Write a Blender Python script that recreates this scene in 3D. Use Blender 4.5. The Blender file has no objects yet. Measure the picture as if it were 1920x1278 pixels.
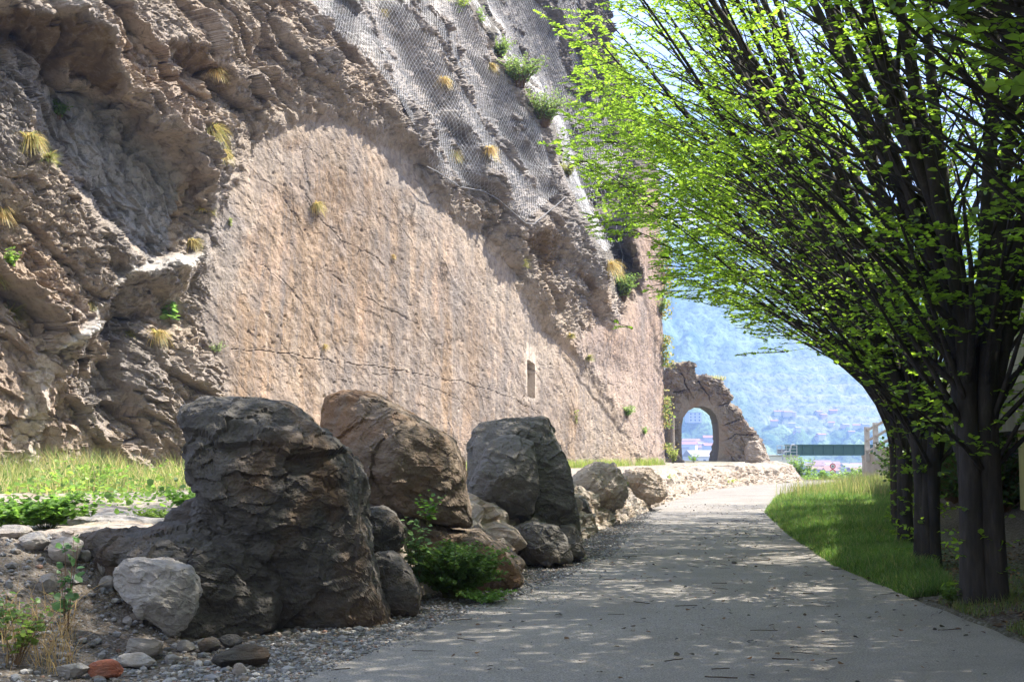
import bpy, math, random
import numpy as np
from mathutils import Vector, Matrix
from mathutils.geometry import delaunay_2d_cdt

# ------------------------------------------------------------------ camera, sky, sun
scene = bpy.context.scene
F = 2400.0                      # focal length in pixels of the 1920 px wide photograph
EYE = 1.6
PITCH = math.atan(201.0 / F)
cam_d = bpy.data.cameras.new("camera")
cam_d.sensor_width = 36.0
cam_d.lens = 36.0 * F / 1920.0
cam_d.clip_end = 20000.0
cam_d.clip_start = 0.1
cam = bpy.data.objects.new("camera", cam_d)
cam.location = (0, 0, EYE)
cam.rotation_euler = (math.pi / 2 + PITCH, 0, 0)
scene.collection.objects.link(cam)
scene.camera = cam

SUN_AZ = (0.975, 0.22)           # horizontal direction towards the sun
SUN_EL = math.radians(51)
_n = math.hypot(*SUN_AZ)
SUNV = Vector((SUN_AZ[0] / _n * math.cos(SUN_EL), SUN_AZ[1] / _n * math.cos(SUN_EL), math.sin(SUN_EL)))
sd = bpy.data.lights.new("sun", 'SUN')
sd.energy = 5.0
sd.angle = math.radians(0.53)
sd.color = (1.0, 0.93, 0.82)
so = bpy.data.objects.new("sun", sd)
so.rotation_euler = SUNV.to_track_quat('Z', 'Y').to_euler()
so.location = (40, 30, 60)
scene.collection.objects.link(so)

world = bpy.data.worlds.new("World")
scene.world = world
world.use_nodes = True
wt = world.node_tree
for n in list(wt.nodes):
    wt.nodes.remove(n)
wo = wt.nodes.new('ShaderNodeOutputWorld')
bg = wt.nodes.new('ShaderNodeBackground')
sky = wt.nodes.new('ShaderNodeTexSky')
sky.sky_type = 'NISHITA'
sky.sun_disc = False
sky.sun_elevation = SUN_EL
sky.sun_rotation = math.atan2(SUNV.x, SUNV.y)
sky.air_density = 1.0
sky.dust_density = 3.0
sky.ozone_density = 1.0
# thin bright cloud veil over the blue
wtc = wt.nodes.new('ShaderNodeTexCoord')
wno = wt.nodes.new('ShaderNodeTexNoise')
wno.inputs['Scale'].default_value = 2.2
wno.inputs['Detail'].default_value = 6
wno.inputs['Roughness'].default_value = 0.6
wra = wt.nodes.new('ShaderNodeMapRange')
wra.inputs['From Min'].default_value = 0.36
wra.inputs['From Max'].default_value = 0.56
wmx = wt.nodes.new('ShaderNodeMix')
wmx.data_type = 'RGBA'
wmx.inputs[7].default_value = (4.6, 4.75, 5.0, 1)
wt.links.new(wtc.outputs['Generated'], wno.inputs['Vector'])
wt.links.new(wno.outputs['Fac'], wra.inputs['Value'])
wt.links.new(wra.outputs['Result'], wmx.inputs[0])
wt.links.new(sky.outputs['Color'], wmx.inputs[6])
wt.links.new(wmx.outputs[2], bg.inputs['Color'])
bg.inputs['Strength'].default_value = 0.08
wt.links.new(bg.outputs['Background'], wo.inputs['Surface'])

scene.view_settings.view_transform = 'Standard'
scene.view_settings.look = 'None'
scene.view_settings.gamma = 1.0
scene.view_settings.exposure = 2.05
scene.cycles.max_bounces = 8
scene.cycles.diffuse_bounces = 4
scene.cycles.transmission_bounces = 5
scene.cycles.transparent_max_bounces = 8
scene.cycles.volume_bounces = 1
scene.cycles.sample_clamp_indirect = 6.0
scene.cycles.use_fast_gi = False

# ------------------------------------------------------------------ projection helpers (photo pixel -> ray)
SP, CP = math.sin(PITCH), math.cos(PITCH)
def ray(px, py):
    u = (np.asarray(px, float) - 960.0) / F
    v = (639.0 - np.asarray(py, float)) / F
    return u, CP - v * SP, SP + v * CP
def P(px, py, Y):
    """point seen at pixel (px, py) at distance Y along the road"""
    rx, ry, rz = ray(px, py)
    t = Y / ry
    return np.array([rx * t, np.asarray(Y, float) + 0 * rx, EYE + rz * t]).T
def proj(x, y, z):
    d = y * CP + (z - EYE) * SP
    u = x / d
    v = (-(y) * SP + (z - EYE) * CP) / d
    return 960 + F * u, 639 - F * v

# ------------------------------------------------------------------ numpy noise
def _h(ix, iy, iz, seed):
    with np.errstate(over='ignore'):
        n = (ix.astype(np.int64) * 374761393 + iy.astype(np.int64) * 668265263 + iz.astype(np.int64) * 2147483647 + seed * 974634777) & 0xFFFFFFFF
        n = ((n ^ (n >> 13)) * 1274126177) & 0xFFFFFFFF
        n = ((n ^ (n >> 16)) * 2246822519) & 0xFFFFFFFF
        n = n ^ (n >> 15)
    return (n & 0xFFFFFF).astype(np.float64) / 16777216.0
def vnoise(x, y, z, seed=0):
    x = np.asarray(x, float); y = np.asarray(y, float); z = np.asarray(z, float)
    ix, iy, iz = np.floor(x), np.floor(y), np.floor(z)
    fx, fy, fz = x - ix, y - iy, z - iz
    fx = fx * fx * (3 - 2 * fx); fy = fy * fy * (3 - 2 * fy); fz = fz * fz * (3 - 2 * fz)
    r = 0
    for a in (0, 1):
        wa = fx if a else 1 - fx
        for b in (0, 1):
            wb = fy if b else 1 - fy
            for c in (0, 1):
                wc = fz if c else 1 - fz
                r = r + wa * wb * wc * _h(ix + a, iy + b, iz + c, seed)
    return r * 2 - 1
def fbm(x, y, z, oct=4, seed=0, rough=0.5):
    r = 0; a = 1.0; f = 1.0; tot = 0
    for i in range(oct):
        r = r + a * vnoise(np.asarray(x) * f + 13.7 * i, np.asarray(y) * f - 7.1 * i, np.asarray(z) * f + 3.3 * i, seed + i)
        tot += a; a *= rough; f *= 2.03
    return r / tot
def voro(x, y, z, seed=0):
    """F1, F2, facet height (a random tilted plane in every cell)"""
    x = np.asarray(x, float); y = np.asarray(y, float); z = np.asarray(z, float)
    ix, iy, iz = np.floor(x), np.floor(y), np.floor(z)
    f1 = np.full(x.shape, 9.0); f2 = np.full(x.shape, 9.0); fc = np.zeros(x.shape)
    for a in (-1, 0, 1):
        for b in (-1, 0, 1):
            for c in (-1, 0, 1):
                jx, jy, jz = ix + a, iy + b, iz + c
                dx = x - jx - _h(jx, jy, jz, seed); dy = y - jy - _h(jx, jy, jz, seed + 1); dz = z - jz - _h(jx, jy, jz, seed + 2)
                d = dx * dx + dy * dy + dz * dz
                h = _h(jx, jy, jz, seed + 3) - 0.5 + (_h(jx, jy, jz, seed + 4) - .5) * 1.3 * dx + (_h(jx, jy, jz, seed + 5) - .5) * 1.3 * dy + (_h(jx, jy, jz, seed + 6) - .5) * 1.3 * dz
                m = d < f1
                f2 = np.where(m, f1, np.minimum(f2, d))
                fc = np.where(m, h, fc)
                f1 = np.where(m, d, f1)
    return np.sqrt(f1), np.sqrt(f2), fc
def smooth(e0, e1, x):
    t = np.clip((x - e0) / (e1 - e0), 0, 1)
    return t * t * (3 - 2 * t)
def blur(a, r):
    if r < 1: return a
    k = np.exp(-0.5 * (np.arange(-3 * r, 3 * r + 1) / r) ** 2); k /= k.sum()
    n = 3 * r
    b = np.pad(a, ((n, n), (n, n)), mode='edge')
    b = sum(k[i] * b[i:i + a.shape[0], :] for i in range(2 * n + 1))
    return sum(k[i] * b[:, i:i + a.shape[1]] for i in range(2 * n + 1))
def in_poly(px, py, poly):
    poly = np.asarray(poly, float)
    inside = np.zeros(np.shape(px), bool)
    n = len(poly)
    for i in range(n):
        x0, y0 = poly[i]; x1, y1 = poly[(i + 1) % n]
        if y0 == y1: continue
        c = ((y0 > py) != (y1 > py)) & (px < (x1 - x0) * (py - y0) / (y1 - y0) + x0)
        inside ^= c
    return inside
def dist_line(px, py, pts):
    d = np.full(np.shape(px), 1e9)
    for (x0, y0), (x1, y1) in zip(pts[:-1], pts[1:]):
        vx, vy = x1 - x0, y1 - y0
        t = np.clip(((px - x0) * vx + (py - y0) * vy) / (vx * vx + vy * vy + 1e-9), 0, 1)
        d = np.minimum(d, np.hypot(px - x0 - t * vx, py - y0 - t * vy))
    return d

def lay(C, w, c): return C * (1 - w[..., None]) + w[..., None] * np.asarray(c)

# ------------------------------------------------------------------ objects
def link(o):
    scene.collection.objects.link(o)
    return o
def tag(o, label=None, cat=None, group=None, kind=None):
    if label: o['label'] = label
    if cat: o['category'] = cat
    if group: o['group'] = group
    if kind: o['kind'] = kind
    return o
def empty(name, loc=(0, 0, 0), rz=0.0):
    o = bpy.data.objects.new(name, None)
    o.location = [float(v) for v in loc]
    o.rotation_euler = (0, 0, rz)
    o.empty_display_size = 0.2
    return link(o)
def mesh_np(name, V, Fc, mat, parent=None, smooth_shade=True, col=None, attrs=None, origin=None):
    """Fc: list of int arrays (n,k)"""
    if not isinstance(Fc, (list, tuple)): Fc = [Fc]
    Fc = [np.asarray(f, np.int32) for f in Fc if len(f)]
    V = np.asarray(V, np.float32).reshape(-1, 3)
    if origin is not None:
        V = V - np.asarray(origin, np.float32)
    me = bpy.data.meshes.new(name)
    me.vertices.add(len(V)); me.vertices.foreach_set('co', V.ravel())
    loops = np.concatenate([f.ravel() for f in Fc])
    tot = np.concatenate([np.full(len(f), f.shape[1], np.int32) for f in Fc])
    st = np.concatenate([[0], np.cumsum(tot)[:-1]]).astype(np.int32)
    me.loops.add(len(loops)); me.loops.foreach_set('vertex_index', loops)
    me.polygons.add(len(tot)); me.polygons.foreach_set('loop_start', st); me.polygons.foreach_set('loop_total', tot)
    me.polygons.foreach_set('use_smooth', np.full(len(tot), smooth_shade, bool))
    if col is not None:
        a = me.color_attributes.new('Col', 'FLOAT_COLOR', 'POINT')
        c = np.ones((len(V), 4), np.float32); c[:, :3] = col
        a.data.foreach_set('color', c.ravel())
    for k, v in (attrs or {}).items():
        v = np.asarray(v, np.float32)
        if v.ndim == 1:
            a = me.attributes.new(k, 'FLOAT', 'POINT'); a.data.foreach_set('value', v)
        else:
            a = me.attributes.new(k, 'FLOAT_VECTOR', 'POINT'); a.data.foreach_set('vector', v.ravel())
    me.update(calc_edges=True); me.validate()
    me.materials.append(mat)
    o = bpy.data.objects.new(name, me)
    if origin is not None: o.location = [float(v) for v in origin]
    if parent is not None: o.parent = parent
    return link(o)
def grid_faces(nr, nc, wrap=False):
    r = np.arange(nr - 1)[:, None]; c = np.arange(nc if wrap else nc - 1)[None, :]
    c2 = (c + 1) % nc
    return np.stack([r * nc + c, r * nc + c2, (r + 1) * nc + c2, (r + 1) * nc + c], -1).reshape(-1, 4)
class MB:
    """collects simple solids into one mesh"""
    def __init__(s): s.v = []; s.q = []; s.t = []; s.n = 0
    def add(s, V, Q=(), T=()):
        V = np.asarray(V, float).reshape(-1, 3)
        s.v.append(V)
        if len(Q): s.q.append(np.asarray(Q) + s.n)
        if len(T): s.t.append(np.asarray(T) + s.n)
        s.n += len(V)
    def box(s, c, d, rz=0.0, tilt=None):
        c = np.asarray(c, float); d = np.asarray(d, float) / 2
        V = np.array([[x, y, z] for z in (-1, 1) for y in (-1, 1) for x in (-1, 1)]) * d
        if tilt is not None: V = V @ np.array(tilt).T
        ca, sa = math.cos(rz), math.sin(rz)
        V = np.stack([V[:, 0] * ca - V[:, 1] * sa, V[:, 0] * sa + V[:, 1] * ca, V[:, 2]], 1) + c
        s.add(V, [[0, 2, 3, 1], [4, 5, 7, 6], [0, 1, 5, 4], [2, 6, 7, 3], [0, 4, 6, 2], [1, 3, 7, 5]])
    def tube(s, pts, rad, n=8, caps=True):
        pts = np.asarray(pts, float); m = len(pts)
        rad = np.broadcast_to(np.asarray(rad, float), (m,))
        tg = np.gradient(pts, axis=0); tg /= np.linalg.norm(tg, axis=1)[:, None] + 1e-12
        ref = np.array([0, 0, 1.0]) if abs(tg[0][2]) < .9 else np.array([1.0, 0, 0])
        a = np.cross(tg, ref); a /= np.linalg.norm(a, axis=1)[:, None] + 1e-12
        b = np.cross(tg, a)
        th = np.linspace(0, 2 * np.pi, n, endpoint=False)
        V = pts[:, None] + rad[:, None, None] * (np.cos(th)[None, :, None] * a[:, None] + np.sin(th)[None, :, None] * b[:, None])
        V = V.reshape(-1, 3); q = grid_faces(m, n, True); t = []
        if caps:
            V = np.vstack([V, pts[0], pts[-1]]); i0 = m * n
            for k in range(n):
                t.append([i0, k, (k + 1) % n]); t.append([i0 + 1, (m - 1) * n + (k + 1) % n, (m - 1) * n + k])
        s.add(V, q, t)
    def build(s, name, mat, parent=None, smooth_shade=False, col=None, origin=None):
        V = np.vstack(s.v)
        fc = []
        if s.q: fc.append(np.vstack(s.q))
        if s.t: fc.append(np.vstack(s.t))
        return mesh_np(name, V, fc, mat, parent, smooth_shade, col, origin=origin)

# ------------------------------------------------------------------ materials
class NT:
    def __init__(s, name):
        s.m = bpy.data.materials.new(name); s.m.use_nodes = True
        s.t = s.m.node_tree
        s.t.nodes.clear()
        s.out = s.t.nodes.new('ShaderNodeOutputMaterial')
    def n(s, typ, **kw):
        nd = s.t.nodes.new('ShaderNode' + typ)
        for k, v in kw.items():
            if k.startswith('_'):
                setattr(nd, k[1:], v); continue
            key = int(k[1:]) if k[0] == 'i' and k[1:].isdigit() else k.replace('_', ' ')
            if hasattr(v, 'links') or isinstance(v, bpy.types.NodeSocket): s.t.links.new(v, nd.inputs[key])
            else: nd.inputs[key].default_value = v
        return nd
    def noise(s, vec, scale, detail=5, rough=.55, dist=0.0):
        return s.n('TexNoise', Vector=vec, Scale=scale, Detail=detail, Roughness=rough, Distortion=dist).outputs['Fac']
    def ramp(s, val, stops, interp='LINEAR'):
        r = s.n('ValToRGB', Fac=val); cr = r.color_ramp; cr.interpolation = interp
        while len(cr.elements) < len(stops): cr.elements.new(0.5)
        for e, (p, c) in zip(cr.elements, stops):
            e.position = p; e.color = (c, c, c, 1) if isinstance(c, (int, float)) else (*c, 1)
        return r.outputs['Color']
    def mix(s, fac, a, b, mode='MIX'):
        m = s.n('Mix', _data_type='RGBA', _blend_type=mode)
        for i, v in ((0, fac), (6, a), (7, b)):
            if isinstance(v, bpy.types.NodeSocket): s.t.links.new(v, m.inputs[i])
            else: m.inputs[i].default_value = v if i == 0 else (*v, 1) if len(v) == 3 else v
        return m.outputs[2]
    def math(s, op, a, b=0.0, clamp=False):
        m = s.n('Math', _operation=op, _use_clamp=clamp)
        for i, v in ((0, a), (1, b)):
            if isinstance(v, bpy.types.NodeSocket): s.t.links.new(v, m.inputs[i])
            else: m.inputs[i].default_value = v
        return m.outputs[0]
    def mapping(s, vec, scale=(1, 1, 1), rot=(0, 0, 0), loc=(0, 0, 0)):
        return s.n('Mapping', Vector=vec, Scale=scale, Rotation=rot, Location=loc).outputs[0]
    def bump(s, h, strength=.5, dist=.02, normal=None):
        b = s.n('Bump', Height=h, Strength=strength, Distance=dist)
        if normal is not None: s.t.links.new(normal, b.inputs['Normal'])
        return b.outputs[0]
    def principled(s, color, rough=.9, normal=None, spec=.3, **kw):
        p = s.n('BsdfPrincipled', Roughness=rough)
        if isinstance(color, bpy.types.NodeSocket): s.t.links.new(color, p.inputs['Base Color'])
        else: p.inputs['Base Color'].default_value = (*color, 1)
        p.inputs['Specular IOR Level'].default_value = spec
        for k, v in kw.items(): p.inputs[k.replace('_', ' ')].default_value = v
        if normal is not None: s.t.links.new(normal, p.inputs['Normal'])
        s.t.links.new(p.outputs[0], s.out.inputs['Surface'])
        return p
def obj_co(t): return t.n('TexCoord').outputs['Object']
def geo_co(t): return t.n('NewGeometry').outputs['Position']

def rock_mat(name, dark, mid, light, rust=None, scale=1.0, rust_amt=.5, bump=.6, use_col=False):
    t = NT(name)
    co = geo_co(t)
    n1 = t.noise(co, 1.1 * scale, 8, .62, .6)
    n2 = t.noise(co, 9 * scale, 8, .68)
    n3 = t.noise(co, 45 * scale, 4, .7)
    st = t.noise(t.mapping(co, (2.2, 2.2, 9), (0.5, 0.35, 0.2)), 1.6 * scale, 7, .65, .4)
    c = t.ramp(n1, [(.3, dark), (.5, mid), (.68, light)])
    c = t.mix(t.ramp(st, [(.35, 0), (.65, .7)]), c, light)
    c = t.mix(.5, c, t.ramp(n2, [(.3, dark), (.55, mid), (.75, light)]))
    if rust is not None:
        rn = t.noise(t.mapping(co, loc=(7, 3, 1)), .9 * scale, 7, .6, .8)
        c = t.mix(t.ramp(rn, [(.5, 0), (.66, rust_amt)]), c, rust)
    if use_col:
        a = t.n('Attribute', _attribute_name='Col').outputs['Color']
        c = t.mix(1.0, c, a, 'MULTIPLY')
    # pale grains and lichen specks
    sp = t.n('TexVoronoi', Vector=co, Scale=34 * scale).outputs['Distance']
    c = t.mix(t.ramp(sp, [(.0, .5), (.11, 0)]), c, light)
    hole = t.n('TexVoronoi', Vector=t.mapping(co, (1, 1, 1.6)), Scale=13 * scale).outputs['Distance']
    h = t.math('ADD', t.math('MULTIPLY', n2, 1.0), t.math('MULTIPLY', n3, .35))
    h = t.math('ADD', h, t.math('MULTIPLY', st, .9))
    h = t.math('ADD', h, t.ramp(hole, [(.0, 0), (.16, .25)]))
    t.principled(c, .9, t.bump(h, bump, .05), .25)
    return t.m
# ================================================================== THE CLIFF
A0 = np.array([-12.0, 30.0]); B0 = np.array([7.6, 64.0])
WL = np.linalg.norm(B0 - A0); WD = (B0 - A0) / WL; WN = np.array([WD[1], -WD[0]])
# relief of the rock face: break lines (px, py, metres proud of the cut face)
LINES = [
 [(-340,-460,-3.5),(-100,-460,-4),(300,-460,-5),(700,-460,-6),(1000,-460,-8.5),(1250,-460,-9)],
 [(-340,970,.6),(150,970,.5),(420,970,0),(700,970,0),(1250,970,0)],
 [(-340,-200,-.6),(-340,300,.5),(-340,620,.8)],
 # cut face rim under the lip
 [(440,900,0),(430,770,0),(415,695,0),(362,605,0),(392,505,0),(412,400,0),(472,262,0),(556,226,0),(640,236,0),(700,274,0),(758,282,0),(800,342,0),(846,410,0),(896,450,0),(955,512,0),(1004,600,0),(1050,652,0),(1100,708,0),(1162,808,0),(1200,880,0)],
 # lip above it
 [(400,330,.45),(462,240,.3),(553,204,.22),(628,200,.32),(703,244,.25),(744,240,.4),(806,318,.32),(856,385,.3),(916,424,.4),(985,458,.6),(1026,556,.5),(1062,632,.3),(1112,692,.12),(1172,792,.06)],
 [(470,150,.25),(560,120,.35),(640,150,.5),(720,190,.6),(790,262,.65)],
 [(430,-60,-.7),(510,20,-.2),(585,70,.05),(660,130,.35),(735,200,.6)],
 # netted buttress: rib, trough, rib, trough, rib
 [(560,-90,-1.4),(620,0,-.7),(700,90,-.1),(785,230,.45),(838,312,.5)],
 [(640,-90,-2.2),(690,0,-1.4),(745,100,-.95),(800,180,-.7),(850,280,-.45),(880,350,0)],
 [(720,-90,-1.7),(775,0,-.9),(835,110,-.25),(882,225,.35),(930,320,.6),(985,395,.9)],
 [(800,-90,-2.5),(850,0,-1.7),(888,100,-1.3),(922,200,-.8),(985,300,-.2),(1020,370,.3)],
 [(845,-120,-2.2),(884,0,-1.2),(926,92,-.9),(985,170,-.35),(1030,238,.1),(1058,318,.6),(1086,395,.9),(1132,478,1.0),(1152,560,.8),(1150,640,.4)],
 # behind the ridge
 [(880,-120,-4.5),(912,0,-4.2),(952,88,-4.2),(1010,160,-4.1),(1050,232,-3.9),(1076,314,-3.5),(1106,390,-3),(1156,472,-1.8),(1166,560,-.4)],
 [(1140,-80,-5.5),(1160,110,-5),(1192,240,-3.4),(1186,338,-2.2),(1172,440,-.9)],
 [(1196,350,-.2),(1187,445,.15),(1206,560,.1),(1222,640,.0),(1190,700,0)],
 [(1250,300,-1.2),(1250,500,-.1),(1250,870,0)],
 # overhanging blocks with brown undersides below the net
 [(985,418,1.0),(1022,420,1.15),(1058,432,1.1)],
 [(996,478,.35),(1030,500,.25),(1056,478,.4)],
 [(1085,470,.9),(1112,500,.95),(1128,545,.9)],
 [(1084,520,.35),(1105,560,.3)],
 # --- left part: big overhang, its underside
 [(-340,-60,1.1),(-120,-20,1.3),(40,12,1.5),(150,22,1.6),(206,76,1.5),(229,150,1.35),(236,172,1.25),(276,228,1.1),(316,262,1.05),(352,300,1.0),(388,344,.9),(403,378,.75)],
 [(-340,40,.35),(-90,50,.2),(18,62,.1),(74,124,-.05),(150,146,-.05),(198,170,.05),(224,196,.0),(260,252,-.15),(303,302,-.2),(338,348,-.2),(372,392,-.1)],
 [(-340,-260,-.9),(0,-110,.7),(150,-50,.7),(262,50,.95),(330,30,.55)],
 [(308,70,.95),(345,70,1.05),(402,76,1.05),(434,142,.95)],
 [(322,104,.35),(352,136,.25),(388,138,.25),(424,176,.35)],
 [(296,150,1.0),(352,226,.95),(402,300,.8),(432,350,.55)],
 # slab in the recess, hump in front of it
 [(56,160,.0),(84,262,-.1),(140,352,-.15),(214,420,-.15),(300,484,-.15),(345,440,-.25)],
 [(-60,40,.7),(10,80,.75),(44,166,.8),(72,276,.9),(128,366,1.0),(204,430,1.05),(250,486,1.0),(262,512,.8)],
 [(0,300,.85),(60,420,1.0),(150,520,.9),(190,548,.75)],
 # ledges
 [(222,520,.95),(290,512,1.2),(350,497,1.0),(383,480,.35)],
 [(238,506,.4),(300,492,.25),(372,470,.1)],
 [(236,536,.2),(300,550,-.1),(352,545,.0)],
 [(226,600,-.45),(300,596,-.5),(340,572,-.2)],
 [(219,556,.8),(182,594,1.05),(128,634,1.15),(96,668,1.0)],
 [(216,540,.5),(178,576,.65),(120,612,.75),(84,640,.85)],
 [(220,584,.1),(186,628,.05),(150,662,.15)],
 [(-340,640,.8),(0,575,.95),(60,610,1.05),(100,690,.95),(150,786,.85),(222,846,.75),(332,908,.6)],
 [(156,690,.05),(176,790,.15),(236,836,.15),(342,884,.1)],
 [(196,700,-.2),(250,720,.35),(300,700,.45),(345,660,.15)],
 [(210,770,-.1),(262,790,.4),(320,800,.45),(372,820,.35)],
 [(300,640,.3),(335,690,.35),(380,740,.4),(402,722,.2)],
 # niche beside the old mile mark
]
def tin_depth(gx, gy):
    vs = []; val = []; ed = []
    for ln in LINES:
        for k, (x, y, d) in enumerate(ln):
            vs.append(Vector((x, y))); val.append(d)
            if k: ed.append((len(vs) - 2, len(vs) - 1))
    val = np.array(val)
    ov, oe, of, orig, _, _ = delaunay_2d_cdt(vs, ed, [], 0, 1e-3)
    V2 = np.array([(v.x, v.y) for v in ov])
    vd = np.zeros(len(ov))
    src = np.array([(v.x, v.y) for v in vs])
    for i, o in enumerate(orig):
        if len(o): vd[i] = np.mean(val[list(o)])
        else:
            dd = np.hypot(*(src - V2[i]).T); k = np.argsort(dd)[:3]
            vd[i] = np.average(val[k], weights=1 / (dd[k] + 1))
    D = np.zeros(gx.shape); 
    xs = gx.ravel(); ys = gy.ravel(); Dr = D.ravel()
    for f in of:
        a, b, c = V2[f[0]], V2[f[1]], V2[f[2]]
        # grid is row major with monotone gx, gy: restrict with bounding box
        m = np.nonzero((xs >= min(a[0], b[0], c[0]) - .01) & (xs <= max(a[0], b[0], c[0]) + .01) & (ys >= min(a[1], b[1], c[1]) - .01) & (ys <= max(a[1], b[1], c[1]) + .01))[0]
        if not len(m): continue
        det = (b[1] - c[1]) * (a[0] - c[0]) + (c[0] - b[0]) * (a[1] - c[1])
        if abs(det) < 1e-9: continue
        l1 = ((b[1] - c[1]) * (xs[m] - c[0]) + (c[0] - b[0]) * (ys[m] - c[1])) / det
        l2 = ((c[1] - a[1]) * (xs[m] - c[0]) + (a[0] - c[0]) * (ys[m] - c[1])) / det
        l3 = 1 - l1 - l2
        k = (l1 >= -1e-6) & (l2 >= -1e-6) & (l3 >= -1e-6)
        Dr[m[k]] = l1[k] * vd[f[0]] + l2[k] * vd[f[1]] + l3[k] * vd[f[2]]
    return Dr.reshape(gx.shape)

def plane_hit(px, py, d):
    """hit of the pixel ray with the wall plane moved out by d"""
    rx, ry, rz = ray(px, py)
    den = rx * WN[0] + ry * WN[1]
    num = (A0[0] * WN[0] + A0[1] * WN[1]) + d
    t = num / den
    return rx * t, ry * t, EYE + rz * t

RB = [(-460,1060),(-200,1105),(0,1140),(60,1150),(110,1160),(150,1178),(200,1190),(250,1212),(300,1234),(350,1240),(420,1237),(520,1245),(600,1243),(700,1248),(970,1249)]
STEP = 1.9
gx1 = np.concatenate([np.arange(-330, -20, 6.0), np.arange(-20, 1251, STEP)])
gy1 = np.concatenate([np.arange(-450, -20, 6.0), np.arange(-20, 960, STEP)])
GX, GY = np.meshgrid(gx1, gy1)
# px columns near the end of the cliff follow its silhouette
rb = np.interp(GY, [p[0] for p in RB], [p[1] for p in RB]) + 4 * fbm(GY / 22, 0 * GY, 0 * GY + 5, 3, 3) * smooth(1100, 1250, GX)
GXW = np.where(GX > 860, 860 + (GX - 860) * (rb - 860) / (1250 - 860), GX)
wq = smooth(1235, 1120, GXW) * smooth(905, 800, GY) 
wq2 = wq * (1 - smooth(90, 10, dist_line(GXW, GY, [(997, 652), (999, 745)])))
WX_ = GXW + wq2 * (15 * fbm(GXW / 55, GY / 55, 0 * GXW, 2, 5) + 9 * fbm(GXW / 16, GY / 16, 0 * GXW, 3, 6, .6))
WY_ = GY + wq2 * (15 * fbm(GXW / 55, GY / 55, 0 * GXW + 7, 2, 7) + 10 * fbm(GXW / 16, GY / 16, 0 * GXW + 7, 3, 8, .6))
Dl = tin_depth(WX_, WY_)
Dl = Dl * (1 + .10 * smooth(470, 390, GXW) * (Dl > 0))
Dl = 0.65 * blur(Dl, 1) + 0.35 * blur(Dl, 3)

CUT = [(440,960),(430,770),(415,695),(366,605),(394,505),(414,400),(474,262),(556,220),(640,230),(700,268),(758,276),(802,336),(848,404),(898,444),(957,506),(1006,594),(1060,656),(1114,706),(1174,802),(1200,870),(1210,970)]
FARCUT = [(1200,350),(1190,445),(1200,540),(1160,590),(1072,628),(1112,690),(1172,798),(1205,880),(1205,980),(1300,980),(1300,340)]
SLAB = [(60,165),(90,262),(145,352),(214,418),(300,480),(345,440),(335,350),(300,300),(258,255),(222,200),(150,160)]
LOWL = [(-340,600),(0,590),(60,620),(96,690),(146,790),(220,856),(330,915),(330,980),(-340,980)]
fx, fy = GXW, GY
def soft(poly, r=4):
    return blur(in_poly(WX_ + 4 * fbm(fx / 14, fy / 14, 0 * fx, 3, 11), WY_ + 4 * fbm(fx / 14, fy / 14, 0 * fx + 9, 3, 12), poly).astype(float), r)
mc = soft(CUT); mf = soft(FARCUT) * (1 - mc); ms = soft(SLAB); ml = soft(LOWL)
rough_amt = 1 - np.clip(mc + mf + .8 * ms + .8 * ml, 0, 1)

X0, Y0, Z0 = plane_hit(fx, fy, Dl)
S = (X0 - A0[0]) * WD[0] + (Y0 - A0[1]) * WD[1]
# rock structure in wall space: strata dip down to the right
a_ = S * .80 - Z0 * .60; b_ = S * .60 + Z0 * .80
wx = fbm(S * .5, Z0 * .5, Dl, 3, 21) ; wz = fbm(S * .5, Z0 * .5, Dl + 4, 3, 22)
q1, q2, q3 = a_ * .42 + wx * .35, b_ * .95 + wz * .35, 0 * Dl
f1a, f2a, fa = voro(q1, q2, q3, 31)
f1b, f2b, fb = voro(q1 * 2.9 + 4, q2 * 2.6, q3, 41)
f1c, f2c, fcc = voro(a_ * 3.4 + wx * .8, b_ * 6.5 + wz * .8, 0 * Dl, 51)
bb = b_ + .35 * wz; strata = np.abs((bb * 1.35) % 1 - .5) * 2
rg1 = 1 - np.abs(vnoise(a_ * 1.1 + wx, b_ * 2.6 + wz, 0 * S + 3, 63)) * 2
rg2 = 1 - np.abs(vnoise(a_ * 2.6 + wx, b_ * 6.2 + wz, 0 * S + 7, 64)) * 2
rg3 = 1 - np.abs(vnoise(a_ * 6.5 + wx, b_ * 12 + wz, 0 * S + 9, 65)) * 2
f1d, f2d, fd = voro(a_ * 8 + wx, b_ * 13 + wz, 0 * Dl, 56)
n = .70 * fa + .38 * fb + .16 * fcc + .05 * fd + .03 * rg1 + .03 * rg2 + .02 * rg3 + .06 * (strata - .5) + .30 * ((bb * .55 + .9 * fa + .3 * fb) % 1 - .5) + .30 * fbm(S * .45, Z0 * .45, 0 * S, 3, 61) + .04 * fbm(S * 2.5, Z0 * 2.5, 0 * S, 4, 62, .6)
crev = np.exp(-((f2a - f1a) / .05) ** 2) * .14 + np.exp(-((f2b - f1b) / .06) ** 2) * .05
n = n - crev
LIP0 = [(400,500),(415,400),(472,262),(556,220),(640,230),(700,268),(758,276),(802,336),(848,404),(898,444),(957,506),(1006,594),(1060,656),(1114,706),(1174,802)]
plate = smooth(-.12, .18, fbm(a_ * .30, b_ * .55, 0 * S, 3, 66))
n = n * (.38 + .62 * plate) + .10 * fd * (1 - plate)
n = n * (.45 + .55 * smooth(0, 70, dist_line(fx, fy, LIP0)))
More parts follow.
